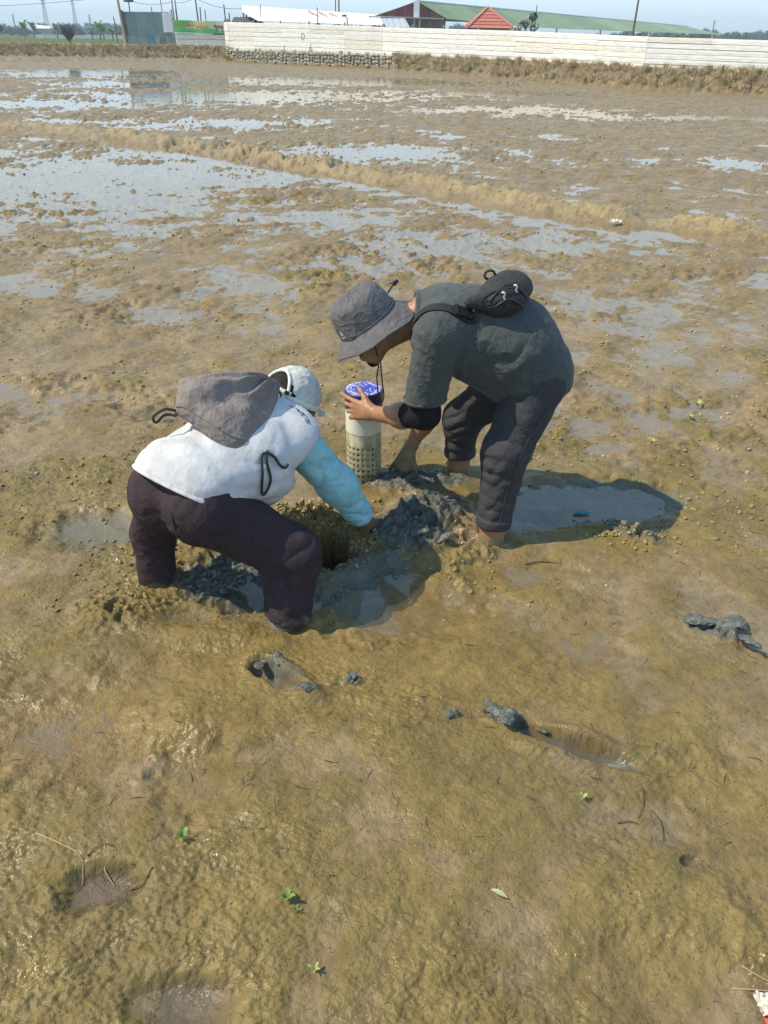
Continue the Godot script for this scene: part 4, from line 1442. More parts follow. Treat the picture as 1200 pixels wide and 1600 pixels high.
func build_far_land() -> void:
	var g := RandomNumberGenerator.new()
	g.seed = 55
	# concrete path along the top of the bank
	var s := Shape.new()
	for k in 20:
		var t0 := k / 20.0
		var t1 := (k + 1) / 20.0
		var a := Vector3(-75, 0.74, -73.5).lerp(Vector3(-15.5, 0.74, -64.6), t0)
		var b := Vector3(-75, 0.74, -73.5).lerp(Vector3(-15.5, 0.74, -64.6), t1)
		s.face(a, b, b + Vector3(0, 0, -2.2), a + Vector3(0, 0, -2.2))
		s.face(a + Vector3(0, -0.4, 0), b + Vector3(0, -0.4, 0), b, a)
	structure("path", s.mesh(false), mat(Color(0.50, 0.46, 0.36), 0.9))
	# dry grass along the bank
	s = Shape.new()
	for k in 16:
		var a := g.randf() * TAU
		var r := g.randf() * 0.5
		var p := Vector3(cos(a) * r, 0, sin(a) * r)
		var tip := p + Vector3(cos(a) * 0.35 + g.randfn() * 0.15, g.randf_range(0.45, 1.0), sin(a) * 0.3)
		var w := Vector3(-sin(a), 0, cos(a)) * 0.05
		s.face(p - w, p + w, p.lerp(tip, 0.6) + w * 0.7 + Vector3(0, 0.06, 0), p.lerp(tip, 0.6) - w * 0.7 + Vector3(0, 0.06, 0))
		s.face(p.lerp(tip, 0.6) - w * 0.7 + Vector3(0, 0.06, 0), p.lerp(tip, 0.6) + w * 0.7 + Vector3(0, 0.06, 0), tip + w * 0.1, tip - w * 0.1)
	var at := []
	var tint := []
	for k in 7000:
		var x := g.randf_range(-48.0, -9.6) if k % 4 > 0 else g.randf_range(0.0, 19.0)
		var z := edge_z(x) + g.randf_range(-0.9, 1.4)
		if x > -9.5:
			z = edge_z(x) + g.randf_range(-0.2, 1.6)
		var y := ground_y(x, z)
		if y < 0.10:
			continue
		var sz := g.randf_range(0.14, 0.30) * (1.0 if x < -9.5 else 0.85)
		at.append(Transform3D(Basis(Vector3.UP, g.randf() * TAU).scaled(Vector3.ONE * sz), Vector3(x, y - 0.02, z)))
		var c := Color(0.54, 0.42, 0.24).lerp(Color(0.42, 0.33, 0.18), g.randf())
		if g.randf() < 0.12:
			c = Color(0.14, 0.17, 0.05)
		tint.append(c * g.randf_range(0.8, 1.2))
	var gm := mat(Color.WHITE, 0.9)
	gm.vertex_color_use_as_albedo = true
	instances("dry_grass", s.mesh(false), at, tint, gm)
	# bare dark bush on the bank
	var bush := base("bare_bush", Vector3(-25.6, 0.62, -72.6), "bare dark purple brown bush standing on the field bank", "bush")
	var tr := Shape.new()
	tr.tube([Vector3(0, -0.1, 0), Vector3(0.02, 0.35, 0)], [0.10, 0.08], 7)
	put("trunk", tr.mesh(), M.pole, bush)
	s = Shape.new()
	for k in 170:
		var a := g.randf() * TAU
		var out := g.randf_range(0.1, 0.65)
		var h := g.randf_range(0.7, 1.55)
		var p0 := Vector3(0, g.randf_range(0.15, 0.6), 0)
		var p2 := Vector3(cos(a) * out, h, sin(a) * out)
		s.tube([p0, p0.lerp(p2, 0.5) + Vector3(cos(a) * 0.08, 0.02, sin(a) * 0.08), p2], [0.022, 0.016, 0.008], 4, false)
	put("twigs", s.mesh(), mat(Color(0.10, 0.065, 0.07), 0.9), bush)
	# young banana plants
	var leaf := mat(Color(0.10, 0.19, 0.06), 0.6)
	leaf.backlight_enabled = true
	leaf.backlight = Color(0.25, 0.35, 0.1)
	var plants := [[-60.2, -150.0, 2.75, "taller of the twin banana plants near the dense tree", 0], [-59.0, -151.0, 2.5, "shorter of the twin banana plants near the dense tree", 0], [-54.8, -150.0, 2.6, "banana plant with upright leaves in front of the low white wall", 0], [-45.8, -140.0, 1.7, "smallest banana plant beside the bare bush", 0], [-44.7, -140.5, 2.5, "tall banana plant with a raised leaf between bush and gate", 0], [-44.0, -140.0, 2.2, "bright green banana plant close by the tall raised leaf one", 0], [-39.6, -130.0, 1.8, "low banana plant beside the short leaning stake", 0]]
	for q in plants:
		var b := base("banana_plant", Vector3(q[0], 0.3, q[1]), q[3], "banana plant", "banana plants on the green field" if q[4] else "")
		var h: float = q[2]
		s = Shape.new()
		s.tube([Vector3(0, -0.1, 0), Vector3(0.05, h * 0.55, 0)], [0.16, 0.10], 8)
		put("trunk", s.mesh(), mat(Color(0.20, 0.21, 0.10), 0.8), b)
		for k in 8:
			var a := TAU * k / 8.0 + g.randf() * 0.6
			var up := g.randf_range(0.2, 0.65) * h
			var reach := g.randf_range(0.5, 1.0) * h * 0.5
			s = Shape.new()
			for i in 7:
				var t := i / 6.0
				var c := Vector3(0.05, h * 0.5, 0) + Vector3(cos(a) * reach * t, up * sin(t * 2.2) * 0.9, sin(a) * reach * t)
				var w := Vector3(-sin(a), 0, cos(a)) * 0.26 * sin(PI * (0.12 + 0.86 * t))
				s.vert(c - w + Vector3(0, -0.06, 0))
				s.vert(c)
				s.vert(c + w + Vector3(0, -0.06, 0))
			for i in 6:
				s.quad(i * 3, i * 3 + 1, i * 3 + 4, i * 3 + 3)
				s.quad(i * 3 + 1, i * 3 + 2, i * 3 + 5, i * 3 + 4)
			put("leaf", s.mesh(), leaf, b)
	# broad tree cut by the left edge of the view
	var crown := mat(Color(0.07, 0.13, 0.045), 0.8)
	var t := base("tree", Vector3(-64.8, 0.3, -150.0), "dense rounded green tree on the far field beyond the path", "tree")
	s = Shape.new()
	s.tube([Vector3(0, -0.1, 0), Vector3(0.1, 1.2, 0), Vector3(-0.1, 2.0, 0.1)], [0.18, 0.14, 0.06], 8)
	put("trunk", s.mesh(), M.pole, t)
	s = Shape.new()
	leafy(s, g, [[Vector3(0, 1.8, 0), 0.9], [Vector3(0.7, 1.5, 0.2), 0.7], [Vector3(-0.7, 1.5, 0), 0.7], [Vector3(0.2, 2.2, 0), 0.55]], 1500, 0.16)
	put("crown", s.mesh(false), crown, t)
	# shrub by the barn roof
	t = base("shrub", Vector3(7.35, 0.6, -47.6), "dark tufted shrub behind the fence beside the red hut", "shrub")
	s = Shape.new()
	s.tube([Vector3(0, -0.1, 0), Vector3(0.1, 1.6, 0)], [0.05, 0.03], 6)
	put("stem", s.mesh(), M.pole, t)
	s = Shape.new()
	leafy(s, g, [[Vector3(0.15, 1.75, 0), 0.26], [Vector3(-0.3, 1.45, 0), 0.30], [Vector3(0.1, 1.3, 0), 0.4], [Vector3(-0.6, 1.2, 0), 0.25]], 420, 0.08)
	put("crown", s.mesh(false), mat(Color(0.045, 0.06, 0.035), 0.8), t)
	# low white wall and a far white roof
	var wall := base("low_white_wall", Vector3(-57.0, 0.28, -165.0), "long low white wall crossing the far green field", "wall")
	for k in 9:
		s = Shape.new()
		s.box(Transform3D(Basis(), Vector3(-6.4 + k * 1.85, 0.28, 0)), Vector3(1.72, 0.62, 0.15))
		put("panel", s.mesh(false), M.board[k % 3], wall)
	var house := base("far_house", Vector3(-99.0, 0.3, -260.0), "far low house with a pale sheet roof before the trees", "house")
	s = Shape.new()
	prism_roof(s, Vector3(-2.4, 2.5, -2), Vector3(2.4, 2.2, -2), Vector3(-2.6, 1.7, 1.5), Vector3(2.6, 1.6, 1.5), 10, 1, 0.03)
	put("roof", s.mesh(false), M.white_sheet, house)
	s = Shape.new()
	s.box(Transform3D(Basis(), Vector3(0, 0.8, -0.6)), Vector3(4.6, 1.8, 2.4))
	put("wall", s.mesh(false), mat(Color(0.4, 0.38, 0.34), 0.9), house)
	# lattice pylons far off
	for q in [[-131.0, -350.0, 14.3, "tallest lattice pylon rising above the banana plants"], [-137.0, -400.0, 14.8, "faint lattice pylon rising behind the bare bush"], [-164.0, -400.0, 7.0, "small faint pylon near the dense rounded tree"], [-131.0, -401.0, 7.2, "small faint pylon between bush and gate"], [142.0, -400.0, 7.3, "lone faint pylon over the hazy wood beyond the weathered fence"]]:
		var py := base("pylon", Vector3(q[0], 0.3, q[1]), q[3], "pylon")
		var h: float = q[2]
		s = Shape.new()
		for k in 4:
			var cx := (1.0 if k & 1 else -1.0) * h * 0.05
			var cz := (1.0 if k & 2 else -1.0) * h * 0.05
			s.tube([Vector3(cx, 0, cz), Vector3(cx * 0.25, h, cz * 0.25)], [0.11, 0.08], 4, false)
		for k in 9:
			var y0 := h * k / 9.0
			var y1 := h * (k + 1) / 9.0
			var w0 := h * 0.05 * (1.0 - 0.75 * k / 9.0)
			var w1 := h * 0.05 * (1.0 - 0.75 * (k + 1) / 9.0)
			s.tube([Vector3(-w0, y0, w0), Vector3(w1, y1, w1)], [0.055], 4, false)
			s.tube([Vector3(w0, y0, w0), Vector3(-w1, y1, w1)], [0.055], 4, false)
		put("tower", s.mesh(false), mat(Color(0.30, 0.32, 0.34), 0.7), py)
		for y in [0.74, 0.84, 0.94]:
			s = Shape.new()
			s.tube([Vector3(-h * 0.10, h * y, 0), Vector3(0, h * y + h * 0.02, 0), Vector3(h * 0.10, h * y, 0)], [0.06, 0.12, 0.06], 4)
			put("arm", s.mesh(false), mat(Color(0.30, 0.32, 0.34), 0.7), py)
	# the far wood, one hazy mass along the horizon
	s = Shape.new()
	leafy(s, g, [[Vector3(0, 3.0, 0), 2.6], [Vector3(2.2, 2.4, 0.5), 2.0], [Vector3(-2.2, 2.2, 0), 2.0], [Vector3(0.5, 4.6, 0), 1.6], [Vector3(0, 1.0, 0), 1.8]], 420, 0.62)
	var lump := s.mesh(false)
	at = []
	tint = []
	for k in 620:
		var a := g.randf_range(-0.62, 0.62)
		var d := g.randf_range(230.0, 420.0)
		var sz := g.randf_range(0.6, 1.25) * d / 520.0
		sz *= 0.75 + 0.35 * sin(a * 23.0) * sin(a * 9.0)
		at.append(Transform3D(Basis(Vector3.UP, g.randf() * TAU).scaled(Vector3(1.3, 1.0, 1.3) * sz), Vector3(sin(a) * d, 0.2, -cos(a) * d)))
		tint.append(Color(0.06, 0.095, 0.045) * g.randf_range(0.7, 1.3))
	var fm := mat(Color.WHITE, 0.9)
	fm.vertex_color_use_as_albedo = true
	instances("far_wood", lump, at, tint, fm)

# ---------------------------------------------------------------- perforated pipe with a blue lid
func build_pipe() -> void:
	var o := Vector3(-0.085, 0.0, -2.84)
	var pipe := base("perforated_pipe", o, "white plastic pipe with drilled holes and a paint-smeared blue lid", "pipe")
	var R := 0.071
	var t := 0.004
	var tall := 0.385
	# drilled wall: one cell to each hole, an eight-sided hole in a square cell
	var s := Shape.new()
	var around := 22
	var lows := 0.016
	var rows := 7
	var dy := 0.0245
	var cell := func(k: int, y0: float, y1: float, hole: bool) -> void:
		var a0 := TAU * k / around
		var a1 := TAU * (k + 1) / around
		var on := func(u: float, v: float, r: float) -> Vector3:
			var a := lerpf(a0, a1, u)
			return Vector3(cos(a) * r, lerpf(y0, y1, v), sin(a) * r)
		for layer in 2:
			var r := R if layer == 0 else R - t
			if not hole:
				for h in 2:
					var q := [s.vert(on.call(h * 0.5, 0, r)), s.vert(on.call(h * 0.5 + 0.5, 0, r)), s.vert(on.call(h * 0.5 + 0.5, 1, r)), s.vert(on.call(h * 0.5, 1, r))]
					if layer == 0:
						s.quad(q[0], q[1], q[2], q[3])
					else:
						s.quad(q[3], q[2], q[1], q[0])
				continue
			var ring := []
			var rim := []
			for e in 16:
				var a := TAU * e / 16.0
				var m := maxf(absf(cos(a)), absf(sin(a)))
				ring.append(s.vert(on.call(0.5 + 0.5 * cos(a) / m, 0.5 + 0.5 * sin(a) / m, r)))
				rim.append(s.vert(on.call(0.5 + 0.26 * cos(a), 0.5 + 0.22 * sin(a), r)))
			for e in 16:
				var f := (e + 1) % 16
				if layer == 0:
					s.quad(ring[e], ring[f], rim[f], rim[e])
				else:
					s.quad(rim[e], rim[f], ring[f], ring[e])
			if layer == 1:
				for e in 16:
					var f := (e + 1) % 16
					var b := s.v.size() - 32
					s.quad(rim[e] - 32, rim[f] - 32, rim[f], rim[e])
	for k in around:
		cell.call(k, 0.0, lows, false)
		for r in rows:
			cell.call(k, lows + dy * r, lows + dy * (r + 1), true)
		cell.call(k, lows + dy * rows, tall, false)
	var spots := noise(21, 20.0, FastNoiseLite.TYPE_SIMPLEX_SMOOTH, 3)
	for i in s.v.size():
		var p := s.v[i]
		# dirty lower two thirds, bare plastic above: the tide line of mud left on the pipe
		var n := spots.get_noise_3dv(p)
		var dirt := smoothstep(0.196, 0.184, p.y + n * 0.012)
		s.col[i] = Color(0.80, 0.78, 0.60).lerp(Color(0.46, 0.44, 0.29) * (1.0 + 0.35 * n), dirt)
		if p.y < 0.07 + n * 0.08 and Vector2(p.x, p.z).length() > R - t * 0.5:      # mud splashed on the outside of the foot
			s.col[i] = s.col[i].lerp(Color(0.15, 0.13, 0.07), 0.7)
	var wm := mat(Color.WHITE, 0.45)
	wm.vertex_color_use_as_albedo = true
	wm.uv1_triplanar = true
	wm.uv1_scale = Vector3.ONE * 4.0
	wm.albedo_texture = M.blotch_light
	put("tube", s.mesh(true, true), wm, pipe)
	# sleeve of grey tape under the lid
	s = Shape.new()
	s.lathe(Transform3D(), [Vector2(R, 0.240), Vector2(R + 0.0018, 0.241), Vector2(R + 0.0022, 0.365), Vector2(R + 0.001, 0.372)], 48, func(p: Vector3, i: int, a: float) -> Vector3: return p * (1.0 + 0.008 * sin(a * 9.0 + i)))
	put("tape_sleeve", s.mesh(), mat(Color(0.66, 0.66, 0.56), 0.35), pipe)
	# lid: domed top and skirt, smeared with white paint
	s = Shape.new()
	s.lathe(Transform3D(), [Vector2(R + 0.001, 0.335), Vector2(R + 0.0045, 0.336), Vector2(R + 0.005, 0.402), Vector2(R + 0.0035, 0.409), Vector2(R - 0.002, 0.412)], 64)
	var lm := mat(Color(0.018, 0.026, 0.10), 0.4)
	var lid := put("lid", s.mesh(), lm, pipe)
	s = Shape.new()
	var seg := 72
	var rings := 26
	for i in rings + 1:
		for k in seg:
			var r := (R - 0.0005) * i / rings
			var a := TAU * k / seg
			s.vert(Vector3(cos(a) * r, 0.4125 + 0.0015 * (1.0 - pow(float(i) / rings, 2.0)), sin(a) * r))
			var p := s.v[-1]
			var sm := spots.get_noise_2d((p.x * 0.5 + p.z) * 1.2, (p.x - p.z * 0.5) * 5.0)
			var edge := smoothstep(0.60, 0.98, float(i) / rings + spots.get_noise_3dv(p * 2.0) * 0.25)
			s.col[-1] = Color(0.022, 0.045, 0.40).lerp(Color(0.62, 0.60, 0.60), clampf(smoothstep(0.36, 0.42, sm) + 0.8 * edge * smoothstep(-0.1, 0.1, spots.get_noise_3dv(p * 3.0 + Vector3(5, 0, 0))), 0.0, 1.0))
	for i in rings:
		for k in seg:
			var a := i * seg + k
			var b := i * seg + (k + 1) % seg
			s.quad(a, b, b + seg, a + seg)
	var tm := mat(Color.WHITE, 0.5)
	tm.vertex_color_use_as_albedo = true
	put("lid_top", s.mesh(true, true), tm, lid)
	# pale tile it stands on
	s = Shape.new()
	s.box(Transform3D(Basis(Vector3.UP, 0.2), Vector3(0.012, 0.004, 0.035)), Vector3(0.13, 0.008, 0.13))
	put("foot_plate", s.mesh(false), mat(Color(0.6, 0.6, 0.56), 0.5), pipe)

# a hand: wrist, direction of the fingers, direction the back of the hand faces, side the thumb is on, curl in degrees per joint, spread
func hand(f: Field, wrist: Vector3, dir: Vector3, back: Vector3, thumb_side: float, curl: Array, spread: float, thumb_out: float, thumb_bend: float) -> void:
	dir = dir.normalized()
	back = (back - dir * back.dot(dir)).normalized()
	var side := dir.cross(back) * thumb_side        # towards the thumb
	var lens := [[0.040, 0.025, 0.021], [0.044, 0.028, 0.022], [0.041, 0.026, 0.021], [0.032, 0.020, 0.018]]
	f.bone(wrist - dir * 0.03, wrist + dir * 0.02, 0.025, 0.022, 0.012, side, 1.22)
	for i in 4:
		var off := 0.030 - 0.0195 * i
		var k := wrist + dir * (0.086 - 0.004 * absf(i - 1.0)) + side * off - back * (0.002 * absf(i - 1.2))
		f.bone(wrist + side * off * 0.55 + dir * 0.008, k, 0.0135, 0.0108, 0.013)
		var d := (dir + side * (1.4 - i) * spread).normalized()
		var bd := back
		var p := k
		for j in 3:
			var a := deg_to_rad(curl[i] * [0.75, 1.1, 0.7][j])
			var nd := d * cos(a) - bd * sin(a)
			bd = bd * cos(a) + d * sin(a)
			d = nd
			var q: Vector3 = p + d * lens[i][j]
			f.bone(p, q, [0.0098, 0.0088, 0.0078][j], [0.0088, 0.0078, 0.0066][j], 0.004)
			p = q
	var t0 := wrist + dir * 0.016 + side * 0.018 - back * 0.004
	var td := (dir * cos(thumb_out) + side * sin(thumb_out) - back * 0.18).normalized()
	var t1 := t0 + td * 0.042
	f.bone(t0, t1, 0.0155, 0.0115, 0.014)
	var td2 := (td + dir * thumb_bend - back * 0.1).normalized()
	var t2 := t1 + td2 * 0.033
	f.bone(t1, t2, 0.0112, 0.0098, 0.006)
	f.bone(t2, t2 + (td2 + dir * thumb_bend * 0.5).normalized() * 0.026, 0.0098, 0.0076, 0.005)

# a head: centre, up and forward; the neck joins at neck
func head(f: Field, c: Vector3, up: Vector3, fw: Vector3, neck: Vector3) -> void:
	up = up.normalized()
	fw = (fw - up * fw.dot(up)).normalized()
	var sd := fw.cross(up)
	f.bone(c + up * 0.035 - fw * 0.025, c + up * 0.04 + fw * 0.02, 0.078, 0.074, 0.02)
	f.bone(c - up * 0.01 + fw * 0.028, c - up * 0.055 + fw * 0.035, 0.060, 0.046, 0.03)
	f.bone(c - up * 0.085 + fw * 0.058, c - up * 0.078 + fw * 0.062, 0.024, 0.022, 0.03)
	for s in [-1.0, 1.0]:
		f.bone(c - up * 0.035 - fw * 0.01 + sd * 0.052 * s, c - up * 0.082 + fw * 0.05 + sd * 0.018 * s, 0.020, 0.018, 0.02)
		f.bone(c - up * 0.012 + fw * 0.070 + sd * 0.035 * s, c - up * 0.022 + fw * 0.055 + sd * 0.05 * s, 0.020, 0.018, 0.02)
		f.bone(c + up * 0.022 + fw * 0.086 + sd * 0.012 * s, c + up * 0.020 + fw * 0.074 + sd * 0.045 * s, 0.010, 0.010, 0.012)
		# ears
		f.bone(c + up * 0.015 - fw * 0.012 + sd * 0.078 * s, c - up * 0.025 - fw * 0.002 + sd * 0.076 * s, 0.012, 0.009, 0.006)
		# eyelids
		f.bone(c + up * 0.002 + fw * 0.079 + sd * 0.024 * s, c + up * 0.001 + fw * 0.074 + sd * 0.040 * s, 0.009, 0.008, 0.006)
	# nose, lips
	f.bone(c + up * 0.008 + fw * 0.090, c - up * 0.030 + fw * 0.112, 0.008, 0.0115, 0.012)
	f.bone(c - up * 0.034 + fw * 0.100 - sd * 0.012, c - up * 0.034 + fw * 0.100 + sd * 0.012, 0.0085, 0.0085, 0.008)
	f.bone(c - up * 0.054 + fw * 0.089 - sd * 0.018, c - up * 0.054 + fw * 0.089 + sd * 0.018, 0.0065, 0.0065, 0.006)
	f.bone(c - up * 0.065 + fw * 0.087 - sd * 0.015, c - up * 0.065 + fw * 0.087 + sd * 0.015, 0.0072, 0.0072, 0.006)
	f.bone(c - up * 0.04 - fw * 0.035, neck, 0.056, 0.060, 0.03)

func smooth_points(pts: Array, n: int) -> Array:
	var c := Curve3D.new()
	for i in pts.size():
		var t: Vector3 = (pts[mini(i + 1, pts.size() - 1)] - pts[maxi(i - 1, 0)]) / 6.0
		c.add_point(pts[i], -t, t)
	c.bake_interval = 0.002
	var out := []
	var l := c.get_baked_length()
	for i in n + 1:
		out.append(c.sample_baked(l * i / n, true))
	return out

func bend_between(a: float, b: float, x: float) -> float:
	return smoothstep(a, b, x)

# ---------------------------------------------------------------- the person on the right, holding the pipe
func build_holder() -> void:
	var o := Vector3(0.36, 0.0, -2.6)
	var who := base("person", o, "person in bucket hat and dark tee bending to steady the perforated pipe", "person", "people digging in the mud")
	var wob := noise(31, 1.0, FastNoiseLite.TYPE_SIMPLEX_SMOOTH, 2)
	var Z := Vector3(0, 0, 1)
	# skin
	var tone := Color(0.31, 0.155, 0.085)
	var mud := Color(0.19, 0.165, 0.10)
	var edge := noise(9, 16.0)
	var tint := func(p: Vector3) -> Color:
		var n := edge.get_noise_3dv(p)
		var c := tone * (1.0 + 0.10 * edge.get_noise_3dv(p * 2.0))
		var m := 0.0
		if p.y < 0.30 and p.x > 0.2:
			m = smoothstep(0.062, 0.046, p.y + n * 0.02)
		elif p.z < -2.74 and p.y < 0.3:
			m = smoothstep(0.205, 0.165, p.y + n * 0.05)
		return c.lerp(mud * (1.0 + 0.25 * n), m)
	var s := Shape.new()
	s.off = o
	var f := Field.new()
	f.bone(Vector3(0.55, 0.60, -2.6), Vector3(0.30, 0.745, -2.6), 0.11, 0.115, 0.05, Z, 1.25)
	f.bone(Vector3(0.19, 0.765, -2.46), Vector3(0.20, 0.765, -2.74), 0.055, 0.055, 0.05)
	f.bone(Vector3(0.16, 0.775, -2.44), Vector3(0.137, 0.475, -2.46), 0.05, 0.040, 0.04)
	f.bone(Vector3(0.137, 0.475, -2.46), Vector3(0.06, 0.430, -2.55), 0.040, 0.043, 0.03)
	f.bone(Vector3(0.06, 0.430, -2.55), Vector3(-0.030, 0.383, -2.665), 0.043, 0.026, 0.03)
	f.bone(Vector3(0.20, 0.74, -2.77), Vector3(0.205, 0.43, -2.86), 0.05, 0.040, 0.04)
	f.bone(Vector3(0.205, 0.43, -2.86), Vector3(0.158, 0.25, -2.865), 0.038, 0.040, 0.03)
	f.bone(Vector3(0.158, 0.26, -2.862), Vector3(0.107, 0.150, -2.852), 0.038, 0.025, 0.03)
	f.bone(Vector3(0.52, 0.58, -2.5), Vector3(0.425, 0.34, -2.42), 0.07, 0.05, 0.03)
	f.bone(Vector3(0.425, 0.34, -2.42), Vector3(0.40, 0.14, -2.372), 0.045, 0.045, 0.02)
	f.bone(Vector3(0.40, 0.14, -2.372), Vector3(0.384, -0.14, -2.345), 0.048, 0.044, 0.02)
	f.bone(Vector3(0.53, 0.57, -2.7), Vector3(0.31, 0.29, -2.84), 0.07, 0.05, 0.03)
	f.bone(Vector3(0.31, 0.29, -2.84), Vector3(0.312, 0.14, -2.87), 0.045, 0.046, 0.02)
	f.bone(Vector3(0.312, 0.14, -2.87), Vector3(0.31, -0.14, -2.885), 0.050, 0.044, 0.02)
	f.into(s, 0.012, null, tint)
	# head
	var hc := Vector3(-0.045, 0.738, -2.585)
	var hu := Vector3(-0.56, 0.80, 0.06)
	var hf := Vector3(-0.80, -0.56, 0.10)
	f = Field.new()
	head(f, hc, hu, hf, Vector3(0.12, 0.785, -2.6))
	f.into(s, 0.0045, null, tint)
	# hands
	f = Field.new()
	hand(f, Vector3(-0.048, 0.380, -2.682), Vector3(-0.86, -0.06, -0.50), Vector3(-0.45, 0.30, 0.85), 1.0, [10, 30, 38, 44], 0.17, 0.80, 0.15)
	f.into(s, 0.003, null, tint)
	f = Field.new()
	hand(f, Vector3(0.100, 0.136, -2.850), Vector3(-0.42, -0.9, 0.16), Vector3(-0.35, 0.25, 0.9), -1.0, [14, 20, 26, 30], 0.26, 0.75, 0.3)
	f.into(s, 0.003, null, tint)
	put("body", s.mesh(true, true), M.skin, who)
	var up := hu.normalized()
	var fw := (hf - up * hf.dot(up)).normalized()
	var sd := fw.cross(up)
	for k in [-1.0, 1.0]:
		var es := Shape.new()
		var ft := Field.new()
		ft.bone(hc + up * 0.0 + fw * 0.079 + sd * 0.031 * k, hc + fw * 0.0795 + sd * 0.031 * k, 0.0102, 0.0102)
		es.off = o
		ft.into(es, 0.003)
		put("eye", es.mesh(), M.eye, who)
	# hair round the back of the head, and a short beard
	s = Shape.new()
	s.off = o
	f = Field.new()
	f.bone(hc + up * 0.030 - fw * 0.028, hc + up * 0.036 + fw * 0.0, 0.078, 0.076, 0.01)
	f.bone(hc - fw * 0.058 - up * 0.01, hc - fw * 0.066 - up * 0.035, 0.045, 0.036, 0.03, sd, 1.3)
	f.into(s, 0.006, folds([], wob, 0.004))
	put("hair", s.mesh(), M.hair, who)
	s = Shape.new()
	s.off = o
	f = Field.new()
	f.bone(hc - up * 0.092 + fw * 0.066 - sd * 0.012, hc - up * 0.092 + fw * 0.066 + sd * 0.012, 0.020, 0.020, 0.01)
	f.into(s, 0.004, folds([], wob, 0.005))
	put("beard", s.mesh(), M.hair, who)
	# trousers
	s = Shape.new()
	s.off = o
	f = Field.new()
	f.bone(Vector3(0.525, 0.595, -2.53), Vector3(0.525, 0.595, -2.67), 0.090, 0.090, 0.03)
	f.bone(Vector3(0.522, 0.580, -2.51), Vector3(0.425, 0.345, -2.425), 0.104, 0.079, 0.04)
	f.bone(Vector3(0.425, 0.345, -2.425), Vector3(0.393, 0.05, -2.362), 0.079, 0.057, 0.04)
	f.bone(Vector3(0.515, 0.565, -2.68), Vector3(0.312, 0.285, -2.845), 0.104, 0.074, 0.04)
	f.bone(Vector3(0.312, 0.285, -2.845), Vector3(0.312, 0.08, -2.875), 0.074, 0.056, 0.04)
	f.cut(Vector3(0.392, 0.092, -2.362), Vector3(-0.12, -1, 0.1), 0.13)
	f.cut(Vector3(0.312, 0.112, -2.872), Vector3(0.0, -1, 0.05), 0.13)
	f.cut(Vector3(0.44, 0.72, -2.6), Vector3(-0.6, 0.8, 0), 0.4)
	var dn := Vector3(0.1, 1, 0).normalized()
	f.into(s, 0.0082, folds([
		[Vector3(0.36, 0.17, -2.32), Vector3(0.35, 1, 0).normalized(), 0.07, 0.046, 0.009], [Vector3(0.42, 0.13, -2.32), Vector3(-0.45, 1, 0).normalized(), 0.08, 0.055, 0.010], [Vector3(0.47, 0.27, -2.36), Vector3(-0.8, 0.75, 0).normalized(), 0.09, 0.05, 0.012],
		[Vector3(0.40, 0.42, -2.36), Vector3(0.75, 0.5, 0).normalized(), 0.13, 0.07, 0.012], [Vector3(0.52, 0.45, -2.40), Vector3(0.85, 0.45, 0).normalized(), 0.14, 0.075, 0.010], [Vector3(0.38, 0.30, -2.35), Vector3(0.2, 1, 0.2).normalized(), 0.07, 0.05, 0.010],
		[Vector3(0.29, 0.19, -2.80), Vector3(0.3, 1, 0).normalized(), 0.08, 0.05, 0.010], [Vector3(0.36, 0.34, -2.78), Vector3(1, 0.6, 0).normalized(), 0.10, 0.06, 0.013], [Vector3(0.28, 0.28, -2.78), Vector3(-0.4, 1, 0).normalized(), 0.07, 0.05, 0.011],
		[Vector3(0.48, 0.58, -2.44), Vector3(1, -0.5, 0).normalized(), 0.12, 0.07, 0.010]], wob, 0.003), muddied(Color(0.062, 0.060, 0.068), mud, 0.085, edge))
	var tr := put("trousers", s.mesh(true, true), M.slacks_muddy, who)
	var seam := Shape.new()
	seam.off = o
	var way := []
	for q in [Vector3(0.54, 0.52, -2.40), Vector3(0.50, 0.44, -2.36), Vector3(0.46, 0.35, -2.33), Vector3(0.435, 0.25, -2.31), Vector3(0.415, 0.14, -2.30)]:
		way.append(laid(f, q, 0.0005))
	seam.tube(smooth_points(way, 30), [0.0022], 6)
	put("side_seam", seam.mesh(), M.slacks, tr)
	for c in [[Vector3(0.3955, 0.105, -2.368), 0.063, Vector3(-0.10, -1, 0.1)], [Vector3(0.312, 0.125, -2.870), 0.063, Vector3(0, -1, 0.05)]]:
		var cs := Shape.new()
		cs.off = o
		var y: Vector3 = -c[2].normalized()
		var x := y.cross(Vector3.BACK).normalized()
		var rr: float = c[1]
		cs.lathe(Transform3D(Basis(x, y, x.cross(y)), c[0]), [Vector2(rr - 0.014, -0.017), Vector2(rr - 0.002, -0.019), Vector2(rr + 0.002, -0.012), Vector2(rr + 0.003, 0.008), Vector2(rr + 0.001, 0.017), Vector2(rr - 0.012, 0.018)], 40,
			func(p: Vector3, _i: int, a: float) -> Vector3: return p * (1.0 + 0.02 * sin(a * 3.0 + 1.0) + 0.012 * sin(a * 7.0)))
		put("rolled_cuff", cs.mesh(), M.slacks, tr)
	# dark under-sleeve at the near elbow
	s = Shape.new()
	s.off = o
	f = Field.new()
	f.bone(Vector3(0.137, 0.60, -2.455), Vector3(0.138, 0.478, -2.46), 0.052, 0.050, 0.03)
	f.bone(Vector3(0.138, 0.478, -2.46), Vector3(0.074, 0.438, -2.535), 0.050, 0.0475, 0.03)
	f.cut(Vector3(0.080, 0.441, -2.528), Vector3(-0.66, -0.36, -0.66), 0.09)
	f.into(s, 0.006, folds([[Vector3(0.11, 0.47, -2.44), Vector3(1, 0.3, 0).normalized(), 0.06, 0.02, 0.004]], wob, 0.003))
	put("under_sleeve", s.mesh(), M.sleeve_black, who)
